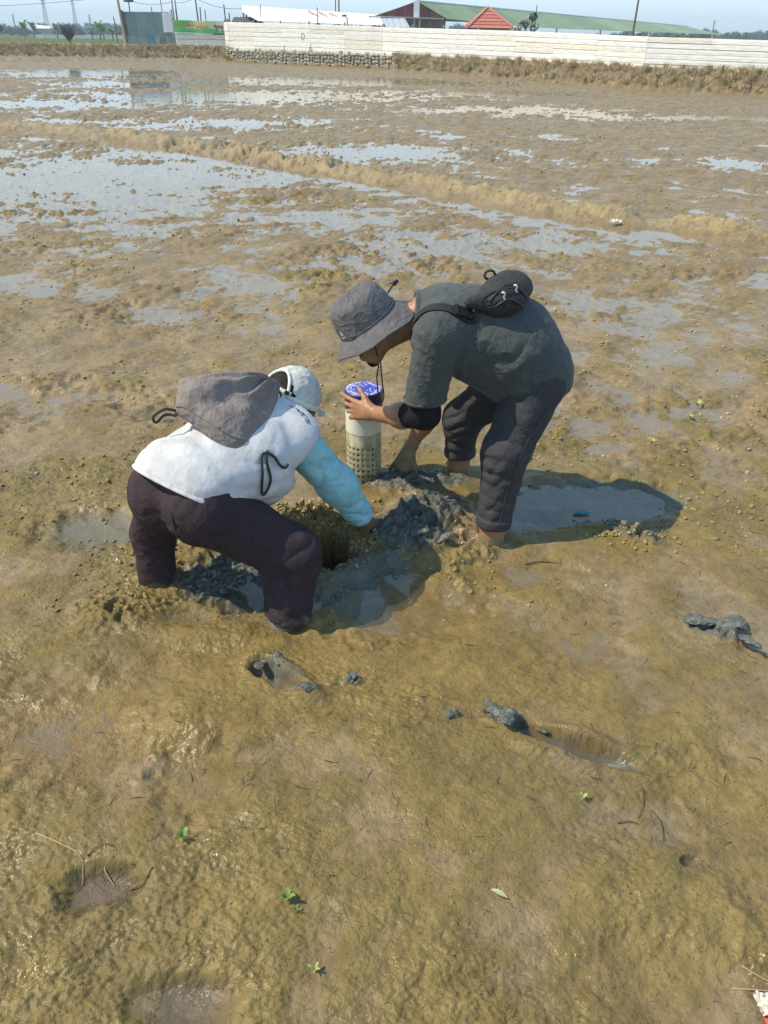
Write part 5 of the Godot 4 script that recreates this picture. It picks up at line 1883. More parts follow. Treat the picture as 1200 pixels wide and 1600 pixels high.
	# tee
	s = Shape.new()
	s.off = o
	f = Field.new()
	f.bone(Vector3(0.524, 0.600, -2.6), Vector3(0.43, 0.690, -2.6), 0.132, 0.144, 0.06, Z, 1.34)
	f.bone(Vector3(0.44, 0.692, -2.6), Vector3(0.29, 0.738, -2.6), 0.144, 0.134, 0.06, Z, 1.24)
	f.bone(Vector3(0.29, 0.738, -2.6), Vector3(0.205, 0.768, -2.6), 0.134, 0.108, 0.06, Z, 1.25)
	f.bone(Vector3(0.175, 0.785, -2.46), Vector3(0.19, 0.775, -2.75), 0.072, 0.072, 0.06)
	f.bone(Vector3(0.17, 0.785, -2.6), Vector3(0.105, 0.79, -2.6), 0.078, 0.066, 0.04)
	f.bone(Vector3(0.30, 0.66, -2.6), Vector3(0.515, 0.555, -2.6), 0.100, 0.122, 0.06, Z, 1.35)
	f.bone(Vector3(0.165, 0.76, -2.435), Vector3(0.135, 0.52, -2.452), 0.074, 0.069, 0.045)
	f.bone(Vector3(0.205, 0.74, -2.765), Vector3(0.205, 0.50, -2.83), 0.078, 0.074, 0.05)
	f.cut(Vector3(0.135, 0.535, -2.452), Vector3(0.06, -1, 0.0), 0.105)
	f.cut(Vector3(0.205, 0.515, -2.83), Vector3(0.0, -1, -0.1), 0.105)
	f.cut(Vector3(0.50, 0.525, -2.6), Vector3(0.22, -1, 0.0), 0.36)
	f.cut(Vector3(0.095, 0.792, -2.6), Vector3(-1, 0.1, 0.0), 0.09)
	f.into(s, 0.0095, folds([
		[Vector3(0.55, 0.60, -2.43), Vector3(0.45, 1.0, 0).normalized(), 0.13, 0.075, 0.017], [Vector3(0.46, 0.60, -2.42), Vector3(0.8, 0.7, 0).normalized(), 0.11, 0.07, 0.009],
		[Vector3(0.40, 0.72, -2.42), Vector3(0.75, -0.65, 0).normalized(), 0.17, 0.11, 0.010], [Vector3(0.25, 0.76, -2.44), Vector3(0.85, -0.5, 0).normalized(), 0.13, 0.09, 0.009],
		[Vector3(0.14, 0.62, -2.39), Vector3(0.9, 0.45, 0).normalized(), 0.11, 0.05, 0.008], [Vector3(0.10, 0.72, -2.42), Vector3(0.5, 0.9, 0).normalized(), 0.09, 0.045, 0.007],
		[Vector3(0.30, 0.58, -2.47), Vector3(1.0, 0.1, 0).normalized(), 0.14, 0.07, 0.012], [Vector3(0.62, 0.68, -2.5), Vector3(0.7, 0.7, 0.2).normalized(), 0.12, 0.05, 0.007]], wob, 0.0025))
	var tee := f
	var ts := put("shirt", s.mesh(), M.tee, who)
	put("hem", hem(f, Vector3(0.505, 0.533, -2.6), Vector3(0.22, -1, 0.0), o, 0.0030), M.tee, ts)
	put("sleeve_hem", hem(f, Vector3(0.1355, 0.541, -2.452), Vector3(0.06, -1, 0.0), o, 0.0028, 0.10), M.tee, ts)
	put("collar", hem(f, Vector3(0.102, 0.791, -2.6), Vector3(-1, 0.1, 0.0), o, 0.0045, 0.12), M.tee, ts)
	# bucket hat
	var hat := Node3D.new()
	hat.name = "bucket_hat"
	who.add_child(hat)
	var ht := Transform3D(Basis(sd, up, -fw).scaled(Vector3.ONE * 0.96), hc + up * 0.034 - fw * 0.004 - o)
	s = Shape.new()
	var dent := noise(77, 9.0, FastNoiseLite.TYPE_SIMPLEX_SMOOTH, 3)
	var prof := [Vector2(0.001, 0.117), Vector2(0.035, 0.116), Vector2(0.062, 0.110), Vector2(0.080, 0.098), Vector2(0.088, 0.082), Vector2(0.093, 0.060), Vector2(0.097, 0.036), Vector2(0.0995, 0.014), Vector2(0.101, 0.004)]
	s.lathe(ht, prof, 72, func(p: Vector3, i: int, a: float) -> Vector3:
		var n := dent.get_noise_3d(p.x * 1.6, p.y * 0.8, p.z * 1.6) + 0.5 * sin(a * 2.0)
		return Vector3(p.x * (1.0 + 0.08 * n * (0.4 + 0.1 * i)), p.y + 0.012 * dent.get_noise_2d(p.x * 9.0, p.z * 9.0), p.z * 1.14 * (1.0 + 0.05 * n)))
	put("crown", s.mesh(), M.hat, hat)
	s = Shape.new()
	prof = [Vector2(0.100, 0.010), Vector2(0.1015, 0.003)]
	for k in 13:
		prof.append(Vector2(0.104 + k * 0.0036, -0.001 - k * 0.0036 + (0.0008 if k % 2 == 0 else -0.0005)))
	prof.append(Vector2(0.1475, -0.0475))
	prof.append(Vector2(0.1455, -0.0485))
	for k in range(8, -1, -2):
		prof.append(Vector2(0.100 + k * 0.0055, -0.006 - k * 0.0052))
	s.lathe(ht, prof, 96, func(p: Vector3, _i: int, a: float) -> Vector3:
		var out := clampf((Vector2(p.x, p.z).length() - 0.1) / 0.045, 0.0, 1.0)
		return Vector3(p.x, p.y + out * (0.010 * sin(a * 2.0 + 0.6) + 0.005 * sin(a * 5.0)), p.z * 1.12 - (0.008 * out if p.z < 0.0 else 0.0)))
	put("brim", s.mesh(), M.hat, hat)
	s = Shape.new()
	s.lathe(ht, [Vector2(0.1008, 0.0), Vector2(0.1026, 0.001), Vector2(0.1026, 0.010), Vector2(0.1008, 0.011)], 72, func(p: Vector3, _i: int, _a: float) -> Vector3: return Vector3(p.x, p.y, p.z * 1.14))
	put("band", s.mesh(), M.hat, hat)
	# small white peak mark with a line of tiny lettering on the front of the crown
	var mark := Shape.new()
	var spot := func(a: float, y: float) -> Vector3:
		var r := 0.1015 - 0.10 * y
		return ht * Vector3(cos(a) * r * 1.06, y, sin(a) * r * 1.14 * 1.06)
	var ma := -PI / 2 - 0.62
	for tri in [[[-0.055, 0.026], [0.0, 0.050], [-0.012, 0.030]], [[0.055, 0.026], [0.012, 0.030], [0.0, 0.050]]]:
		var q := []
		for k in tri:
			q.append(mark.vert(spot.call(ma + k[0] * 1.4, k[1])))
		mark.tri(q[0], q[1], q[2])
	for k in 9:
		var a0 := ma - 0.10 + k * 0.024
		mark.face(spot.call(a0, 0.0175), spot.call(a0, 0.0215), spot.call(a0 + 0.016, 0.0215), spot.call(a0 + 0.016, 0.0175))
	put("logo", mark.mesh(false), M.ink_white, hat)
	# chin cord: past the jaw and down in a loop, with a toggle; and the adjuster at the back of the crown
	s = Shape.new()
	s.off = o
	var chin := hc - up * 0.108 + fw * 0.045
	var neari := hc + sd * -0.095 + up * 0.02
	if neari.z < hc.z:
		neari = hc + sd * 0.095 + up * 0.02
	var low := chin + Vector3(0.006, -0.155, 0.01)
	s.tube(smooth_points([neari, neari.lerp(chin, 0.5) + Vector3(0, 0, 0.028), chin + Vector3(-0.004, 0, 0.02), chin + Vector3(-0.010, -0.06, 0.012), low + Vector3(-0.008, 0.02, 0), low, low + Vector3(0.009, 0.022, 0), chin + Vector3(0.008, -0.07, 0.0), chin + Vector3(0.003, -0.01, 0), chin + Vector3(0.004, 0.012, -0.03)], 60), [0.0026], 6)
	put("chin_cord", s.mesh(), M.cord, hat)
	s = Shape.new()
	s.off = o
	var bk := hc - fw * 0.112 + up * 0.07
	s.tube([bk, bk - fw * 0.03 + up * 0.012, bk - fw * 0.034 + up * 0.014], [0.003, 0.003, 0.004], 6)
	s.tube([bk - fw * 0.030 + up * 0.012, bk - fw * 0.050 + up * 0.018], [0.008, 0.0085], 10)
	put("adjuster", s.mesh(), M.plastic_black, hat)
	build_waist_bag(tee)

# a sewn edge: the line where a garment meets a plane, as a thin flattened roll
func hem(f: Field, c: Vector3, n: Vector3, off: Vector3, thick: float, up_to := 0.45) -> Mesh:
	n = n.normalized()
	var u := n.cross(Vector3(0.3, 0.1, 1)).normalized()
	var v := n.cross(u)
	var pts := []
	var ids := f.all()
	for k in 73:
		var a := TAU * k / 72.0
		var d := u * cos(a) + v * sin(a)
		var t := 0.0
		while t < up_to and f.eval(c + d * t, ids) < 0.0:
			t += 0.004
		pts.append(c + d * (t - 0.0015))
	var s := Shape.new()
	s.off = off
	s.tube(pts, [thick], 6, false, 2.2, n)
	return s.mesh()

# ---------------------------------------------------------------- the bag slung on the back
func build_waist_bag(tee: Field) -> void:
	var o := Vector3(0.43, 0.86, -2.57)
	var bag := base("waist_bag", o, "black waist bag with zips slung across the back of the dark tee", "bag")
	var wob := noise(41, 1.0, FastNoiseLite.TYPE_SIMPLEX_SMOOTH, 2)
	var s := Shape.new()
	s.off = o
	var f := Field.new()
	var across := Vector3(0.55, 0.10, -0.83).normalized()
	f.bone(Vector3(0.375, 0.868, -2.50), Vector3(0.425, 0.872, -2.62), 0.048, 0.046, 0.03, Vector3(0.9, 0, 0.4), 1.45)
	f.bone(Vector3(0.378, 0.892, -2.53), Vector3(0.415, 0.894, -2.60), 0.040, 0.036, 0.05, Vector3(0.9, 0, 0.4), 1.25)
	f.bone(Vector3(0.35, 0.868, -2.48), Vector3(0.265, 0.872, -2.45), 0.044, 0.016, 0.05)
	f.bone(Vector3(0.43, 0.862, -2.66), Vector3(0.44, 0.80, -2.77), 0.046, 0.018, 0.04)
	f.into(s, 0.006, folds([[Vector3(0.36, 0.87, -2.45), Vector3(0.2, 1, 0.2).normalized(), 0.08, 0.03, 0.006], [Vector3(0.43, 0.90, -2.47), Vector3(1, 0.2, 0).normalized(), 0.06, 0.035, 0.004]], wob, 0.003))
	put("bag_body", s.mesh(), M.bag_black, bag)
	for q in [[0.872, -0.030], [0.845, 0.0]]:
		s = Shape.new()
		s.off = o
		var line := []
		for k in 12:
			var t := k / 11.0
			line.append(laid(f, Vector3(lerpf(0.30, 0.46, t), q[0] + 0.03 * sin(t * 2.6), -2.425 + q[1] - 0.03 * t), 0.0005))
		s.tube(line, [0.0026], 6)
		put("piping", s.mesh(), M.strap, bag)
	# zips follow the body of the bag
	for z in [[0.895, 0.94], [0.855, 0.90]]:
		s = Shape.new()
		s.off = o
		var pts := []
		for k in 15:
			var t := k / 14.0
			pts.append(f.hit(Vector3(lerpf(0.325, 0.455, t), z[0] + sin(t * PI) * (z[1] - z[0]) - 0.01, -2.35), Vector3(0, -0.05, -1), 0.001))
		s.tube(pts, [0.0032], 6)
		put("zip", s.mesh(), M.plastic_black, bag)
	for q in [Vector3(0.368, 0.905, -2.35), Vector3(0.408, 0.922, -2.35)]:
		s = Shape.new()
		s.off = o
		var p := f.hit(q, Vector3(0, -0.05, -1), 0.003)
		s.tube(smooth_points([p + Vector3(-0.003, 0.006, 0), p + Vector3(0.003, 0.009, 0.004), p + Vector3(0.006, 0.002, 0.005), p + Vector3(0.004, -0.008, 0.004), p + Vector3(0.009, -0.014, 0.004)], 12), [0.0032], 6)
		var pull := put("zip_pull", s.mesh(), M.metal_pale, bag)
		s = Shape.new()
		s.off = o
		s.tube([p + Vector3(0.009, -0.013, 0.004), p + Vector3(0.014, -0.038, 0.006)], [0.0022], 5)
		put("cord_tail", s.mesh(), M.cord, pull)
	# carrying loop on top
	s = Shape.new()
	s.off = o
	var a := f.hit(Vector3(0.358, 1.05, -2.56), Vector3.DOWN, -0.002)
	s.tube(smooth_points([a, a + Vector3(-0.012, 0.016, 0), a + Vector3(-0.032, 0.012, 0), a + Vector3(-0.036, -0.004, 0.003), a + Vector3(-0.022, -0.012, 0.003)], 16), [0.004], 6, true, 1.8, Vector3(0, 0, 1))
	put("loop", s.mesh(), M.strap, bag)
	# strap: over the back towards the near shoulder and round the front
	var way := [[Vector3(0.285, 1.2, -2.45), Vector3(0, -1, 0)], [Vector3(0.27, 1.1, -2.44), Vector3(0, -1, 0)], [Vector3(0.22, 1.05, -2.435), Vector3(0.0, -1, 0)], [Vector3(0.16, 1.05, -2.44), Vector3(0, -1, 0)], [Vector3(0.09, 1.0, -2.45), Vector3(0.25, -1, 0)], [Vector3(-0.1, 0.76, -2.47), Vector3(1, 0, 0)], [Vector3(-0.1, 0.68, -2.52), Vector3(1, 0, 0)], [Vector3(0.0, 0.60, -2.58), Vector3(1, 0, 0)]]
	var pts := []
	for w in way:
		pts.append(tee.hit(w[0], w[1], 0.004))
	s = Shape.new()
	s.off = o
	ribbon(s, smooth_points(pts, 40), tee, 0.019, 0.0022)
	put("shoulder_strap", s.mesh(), M.strap, bag)
	pts = []
	for w in [[Vector3(0.47, 1.0, -2.765), Vector3(0, -1, 0)], [Vector3(0.47, 0.75, -3.1), Vector3(0, 0, 1)], [Vector3(0.44, 0.62, -3.1), Vector3(0, 0, 1)], [Vector3(0.40, 0.40, -2.75), Vector3(0, 1, 0)]]:
		pts.append(tee.hit(w[0], w[1], 0.004))
	s = Shape.new()
	s.off = o
	ribbon(s, smooth_points(pts, 24), tee, 0.019, 0.0022)
	put("side_strap", s.mesh(), M.strap, bag)
	# buckle
	var c := tee.hit(Vector3(0.248, 1.1, -2.44), Vector3(0, -1, 0), 0.009)
	var n := tee.normal(c)
	var along := (Vector3(0.96, 0.02, -0.05) - n * n.dot(Vector3(0.96, 0.02, -0.05))).normalized()
	var b := Basis(along, n, along.cross(n))
	s = Shape.new()
	s.off = o
	for k in [[0.0, 0.030, 0.036], [0.026, 0.014, 0.042], [-0.026, 0.012, 0.042]]:
		s.box(Transform3D(b, c + along * k[0]), Vector3(k[1], 0.010, k[2]))
	for k in [-1, 1]:
		s.box(Transform3D(b, c + b.z * 0.0165 * k), Vector3(0.05, 0.0075, 0.006))
	put("buckle", s.mesh(false), M.plastic_black, bag)

# a flat band lying on a field
func ribbon(s: Shape, pts: Array, f: Field, half: float, thick: float) -> void:
	var first := s.v.size()
	for i in pts.size():
		var d: Vector3 = (pts[mini(i + 1, pts.size() - 1)] - pts[maxi(i - 1, 0)]).normalized()
		var p: Vector3 = pts[i]
		var n := f.normal(p)
		n = (n - d * n.dot(d)).normalized()
		p = p + n * (0.004 - f.at(p))
		var w := d.cross(n)
		for q in [[-1.0, -1.0], [-1.0, 1.0], [1.0, 1.0], [1.0, -1.0]]:
			var e: Vector3 = p + w * half * q[0]
			e += n * (0.004 - f.at(e)) * 0.8
			s.vert(e + n * thick * q[1])
	for i in pts.size() - 1:
		for k in 4:
			var a := first + i * 4 + k
			var b := first + i * 4 + (k + 1) % 4
			s.quad(a, b, b + 4, a + 4)

# ---------------------------------------------------------------- the person on the left, digging
func build_digger() -> void:
	var o := Vector3(-0.52, 0.0, -2.05)
	var who := base("person", o, "person in white shirt with blue sleeves and plum trousers reaching into the mud hole", "person", "people digging in the mud")
	var wob := noise(32, 1.0, FastNoiseLite.TYPE_SIMPLEX_SMOOTH, 2)
	var hip_axis := Vector3(0.83, 0.0, 0.55).normalized()
	var tone := Color(0.22, 0.105, 0.06)
	var mud := Color(0.12, 0.115, 0.085)
	var edge := noise(9, 16.0)
	var tint := func(p: Vector3) -> Color:
		var n := edge.get_noise_3dv(p)
		return (tone * (1.0 + 0.1 * n)).lerp(mud * (1.0 + 0.25 * n), smoothstep(0.075, 0.04, p.y + n * 0.03))
	var pel := Vector3(-0.585, 0.425, -2.01)
	var mid := Vector3(-0.46, 0.475, -2.16)
	var chest := Vector3(-0.375, 0.505, -2.26)
	var shr := Vector3(-0.282, 0.485, -2.225)
	var shl := Vector3(-0.50, 0.505, -2.385)
	var elr := Vector3(-0.160, 0.275, -2.315)
	var wrr := Vector3(-0.058, 0.055, -2.405)
	var s := Shape.new()
	s.off = o
	var f := Field.new()
	f.bone(pel, chest, 0.08, 0.10, 0.05, hip_axis, 1.25)
	f.bone(shl, shr, 0.05, 0.05, 0.05)
	f.bone(shr, elr, 0.048, 0.04, 0.03)
	f.bone(elr, wrr, 0.042, 0.030, 0.03)
	f.bone(shl, Vector3(-0.615, 0.32, -2.40), 0.048, 0.04, 0.03)
	f.bone(Vector3(-0.615, 0.32, -2.40), Vector3(-0.69, 0.24, -2.26), 0.042, 0.028, 0.03)
	f.bone(Vector3(-0.52, 0.41, -1.96), Vector3(-0.290, 0.205, -1.98), 0.085, 0.06, 0.03)
	f.bone(Vector3(-0.290, 0.205, -1.98), Vector3(-0.305, 0.02, -1.90), 0.055, 0.046, 0.03)
	f.bone(Vector3(-0.305, 0.02, -1.90), Vector3(-0.335, -0.02, -1.862), 0.048, 0.044, 0.03)
	f.bone(Vector3(-0.30, 0.0, -1.90), Vector3(-0.22, -0.06, -1.98), 0.042, 0.034, 0.03)
	f.bone(Vector3(-0.66, 0.41, -2.06), Vector3(-0.75, 0.19, -2.13), 0.085, 0.06, 0.03)
	f.bone(Vector3(-0.75, 0.19, -2.13), Vector3(-0.77, -0.12, -2.10), 0.055, 0.042, 0.03)
	f.into(s, 0.012, null, tint)
	var hc := Vector3(-0.318, 0.545, -2.39)
	var hu := Vector3(0.42, 0.80, -0.30)
	var hf := Vector3(0.55, -0.50, -0.66)
	f = Field.new()
	head(f, hc, hu, hf, Vector3(-0.355, 0.53, -2.28))
	f.into(s, 0.0045, null, tint)
	f = Field.new()
	hand(f, Vector3(-0.045, 0.046, -2.418), Vector3(0.72, -0.45, -0.35), Vector3(0.35, 0.85, 0.3), -1.0, [18, 22, 26, 30], 0.14, 0.6, 0.2)
	f.into(s, 0.003, null, tint)
	f = Field.new()
	hand(f, Vector3(-0.70, 0.235, -2.245), Vector3(-0.35, -0.35, 0.8), Vector3(0.1, 0.9, 0.4), 1.0, [15, 20, 20, 20], 0.14, 0.6, 0.2)
	f.into(s, 0.0035, null, tint)
	put("body", s.mesh(true, true), M.skin, who)
	var up := hu.normalized()
	var fw := (hf - up * hf.dot(up)).normalized()
	var sd := fw.cross(up)
	for k in [-1.0, 1.0]:
		var es := Shape.new()
		var ft := Field.new()
		ft.bone(hc + fw * 0.079 + sd * 0.031 * k, hc + fw * 0.0795 + sd * 0.031 * k, 0.0102, 0.0102)
		es.off = o
		ft.into(es, 0.003)
		put("eye", es.mesh(), M.eye, who)
	s = Shape.new()
	s.off = o
	f = Field.new()
	f.bone(hc + up * 0.03 - fw * 0.030, hc + up * 0.04 + fw * 0.0, 0.0785, 0.077, 0.004)
	f.bone(hc - fw * 0.055 - up * 0.02, hc - fw * 0.062 - up * 0.055, 0.045, 0.038, 0.03, sd, 1.35)
	f.into(s, 0.005, folds([], wob, 0.004))
	put("hair", s.mesh(), M.hair, who)
	# trousers
	s = Shape.new()
	s.off = o
	f = Field.new()
	f.bone(Vector3(-0.535, 0.410, -1.960), Vector3(-0.530, 0.40, -1.98), 0.119, 0.117, 0.02)
	f.bone(Vector3(-0.660, 0.405, -2.040), Vector3(-0.655, 0.40, -2.06), 0.117, 0.117, 0.03)
	f.bone(Vector3(-0.515, 0.385, -1.965), Vector3(-0.288, 0.215, -1.985), 0.104, 0.086, 0.04)
	f.bone(Vector3(-0.288, 0.215, -1.985), Vector3(-0.302, 0.02, -1.895), 0.086, 0.074, 0.05)
	f.bone(Vector3(-0.670, 0.385, -2.055), Vector3(-0.755, 0.20, -2.12), 0.100, 0.066, 0.04)
	f.bone(Vector3(-0.755, 0.20, -2.12), Vector3(-0.768, -0.03, -2.10), 0.066, 0.060, 0.04)
	f.cut(Vector3(-0.300, 0.036, -1.893), Vector3(-0.30, -1, 0.10), 0.14)
	f.cut(mid + Vector3(0, 0.05, 0), Vector3(0.6, 0.25, -0.72), 0.3)
	var cleft := Vector3(-0.60, 0.42, -1.90)
	f.into(s, 0.0082, folds([
		[cleft, hip_axis, 0.075, 0.045, 0.020], [Vector3(-0.585, 0.33, -1.88), Vector3(0.75, 0.65, 0.2).normalized(), 0.11, 0.05, 0.015], [Vector3(-0.64, 0.33, -1.95), Vector3(-0.5, 0.8, 0.2).normalized(), 0.09, 0.045, 0.012],
		[Vector3(-0.30, 0.09, -1.84), Vector3(0.35, 1, 0.2).normalized(), 0.09, 0.05, 0.012], [Vector3(-0.22, 0.20, -1.93), Vector3(-0.35, 1, 0).normalized(), 0.12, 0.065, 0.011], [Vector3(-0.33, 0.22, -1.90), Vector3(0.9, 0.5, 0.2).normalized(), 0.11, 0.07, 0.010],
		[Vector3(-0.42, 0.33, -1.88), Vector3(0.45, 0.85, 0.3).normalized(), 0.13, 0.075, 0.010], [Vector3(-0.78, 0.15, -2.04), Vector3(0.3, 1, 0.2).normalized(), 0.09, 0.05, 0.011], [Vector3(-0.73, 0.27, -2.0), Vector3(0.8, 0.6, 0.2).normalized(), 0.09, 0.06, 0.011]], wob, 0.003), muddied(Color(0.052, 0.036, 0.046), mud, 0.05, edge))
	var tr := put("trousers", s.mesh(true, true), M.purple_muddy, who)
	var seam := Shape.new()
	seam.off = o
	var way := []
	for q in [Vector3(-0.60, 0.50, -1.93), Vector3(-0.600, 0.44, -1.87), Vector3(-0.600, 0.38, -1.86), Vector3(-0.595, 0.32, -1.90)]:
		way.append(laid(f, q, 0.0005))
	seam.tube(smooth_points(way, 20), [0.0022], 6)
	put("back_seam", seam.mesh(), M.purple, tr)
	# slanted pocket opening as a sewn edge
	s = Shape.new()
	s.off = o
	var pk := []
	for k in 9:
		var t := k / 8.0
		pk.append(laid(f, Vector3(lerpf(-0.43, -0.345, t), lerpf(0.375, 0.405, t) - 0.012 * sin(t * PI), -1.88), 0.002))
	s.tube(pk, [0.003], 6)
	put("pocket_edge", s.mesh(), M.purple, tr)
	# white shirt
	s = Shape.new()
	s.off = o
	f = Field.new()
	f.bone(pel + Vector3(-0.005, 0.03, 0.0), mid, 0.132, 0.128, 0.05, hip_axis, 1.38)
	f.bone(mid, chest, 0.126, 0.116, 0.06, hip_axis, 1.34)
	f.bone(shl, shr, 0.068, 0.072, 0.05)
	f.bone(chest, Vector3(-0.335, 0.535, -2.31), 0.10, 0.066, 0.05)
	f.bone(shr, shr.lerp(elr, 0.22), 0.078, 0.072, 0.05)
	f.bone(mid + Vector3(0.05, -0.06, 0.02), chest + Vector3(0.02, -0.05, 0), 0.10, 0.09, 0.05, hip_axis, 1.25)
	f.cut(pel + Vector3(-0.02, 0.015, 0.02), Vector3(-0.40, -0.78, 0.46), 0.42)
	f.cut(shr.lerp(elr, -0.02), elr - shr, 0.135)
	f.cut(Vector3(-0.338, 0.54, -2.318), Vector3(0.3, 0.4, -0.85), 0.085)
	f.into(s, 0.0095, folds([
		[Vector3(-0.42, 0.46, -2.0), Vector3(0.3, 1, 0).normalized(), 0.14, 0.075, 0.014], [Vector3(-0.27, 0.44, -2.10), Vector3(0.8, 0.3, 0.4).normalized(), 0.11, 0.08, 0.010],
		[Vector3(-0.60, 0.52, -2.05), Vector3(0.6, 0.0, -0.7).normalized(), 0.15, 0.09, 0.010], [Vector3(-0.27, 0.50, -2.17), Vector3(0.3, 0.8, 0.5).normalized(), 0.09, 0.07, 0.006], [Vector3(-0.66, 0.48, -1.98), Vector3(0.3, 0.9, 0.2).normalized(), 0.10, 0.05, 0.006], [Vector3(-0.50, 0.44, -1.93), Vector3(0.75, 0.5, 0.3).normalized(), 0.10, 0.06, 0.008]], wob, 0.0012))
	var shirt := f
	var sh := put("shirt", s.mesh(), M.shirt_white, who)
	put("hem", hem(f, pel + Vector3(-0.018, 0.020, 0.0165), Vector3(-0.40, -0.78, 0.46), o, 0.0030), M.shirt_white, sh)
	# hand-written blue marks below the collar
	s = Shape.new()
	s.off = o
	var write := [[[0.0, 0.0], [0.006, -0.002]], [[0.016, 0.004], [0.022, 0.0], [0.019, -0.007], [0.025, -0.006], [0.027, 0.001], [0.022, 0.003]], [[0.034, 0.0], [0.040, -0.004], [0.038, -0.010], [0.033, -0.006], [0.035, 0.0]],
		[[0.042, -0.008], [0.050, -0.016], [0.053, -0.022]], [[0.053, -0.014], [0.049, -0.017]], [[0.028, -0.012], [0.030, -0.018], [0.035, -0.018]], [[0.041, -0.022], [0.040, -0.029], [0.046, -0.033], [0.051, -0.029], [0.049, -0.023]]]
	for stroke in write:
		var pts := []
		for q in stroke:
			pts.append(laid(shirt, Vector3(-0.300, 0.600, -2.235) + Vector3(0.95, 0.0, 0.2) * q[0] * 1.4 + Vector3(0.1, 0.75, -0.6) * q[1] * 1.5, 0.0015))
		if pts.size() > 2:
			pts = smooth_points(pts, 10)
		s.tube(pts, [0.0014], 5)
	put("handwriting", s.mesh(), M.ink_blue, sh)
	# blue sleeve
	for side in 2:
		s = Shape.new()
		s.off = o
		f = Field.new()
		var a := shr if side == 0 else shl
		var b := elr if side == 0 else Vector3(-0.615, 0.32, -2.40)
		var c := wrr if side == 0 else Vector3(-0.69, 0.24, -2.26)
		f.bone(a.lerp(b, -0.04), b, 0.070, 0.060, 0.05)
		f.bone(b, b.lerp(c, 0.92), 0.061, 0.047, 0.05)
		if side == 0:
			f.cut(b.lerp(c, 0.76), c - b, 0.09)
			f.cut(a.lerp(b, -0.07), a - b, 0.11)
		f.into(s, 0.006, folds([
			[a.lerp(b, 0.5) + Vector3(0.02, 0, 0.06), Vector3(0.6, -0.5, 0.4).normalized(), 0.11, 0.07, 0.014], [b + Vector3(-0.02, 0, 0.06), Vector3(0.8, -0.5, 0.1).normalized(), 0.09, 0.06, 0.014],
			[b.lerp(c, 0.6) + Vector3(0, 0, 0.05), Vector3(0.35, 0.9, 0).normalized(), 0.085, 0.055, 0.010]], wob, 0.001), muddied(Color(0.35, 0.70, 0.82), Color(0.30, 0.34, 0.30), 0.10, edge))
		put("sleeve", s.mesh(true, true), M.sleeve_blue_muddy, who)
	build_cap(who, o, hc, up, fw, sd)
	build_sack(shirt)

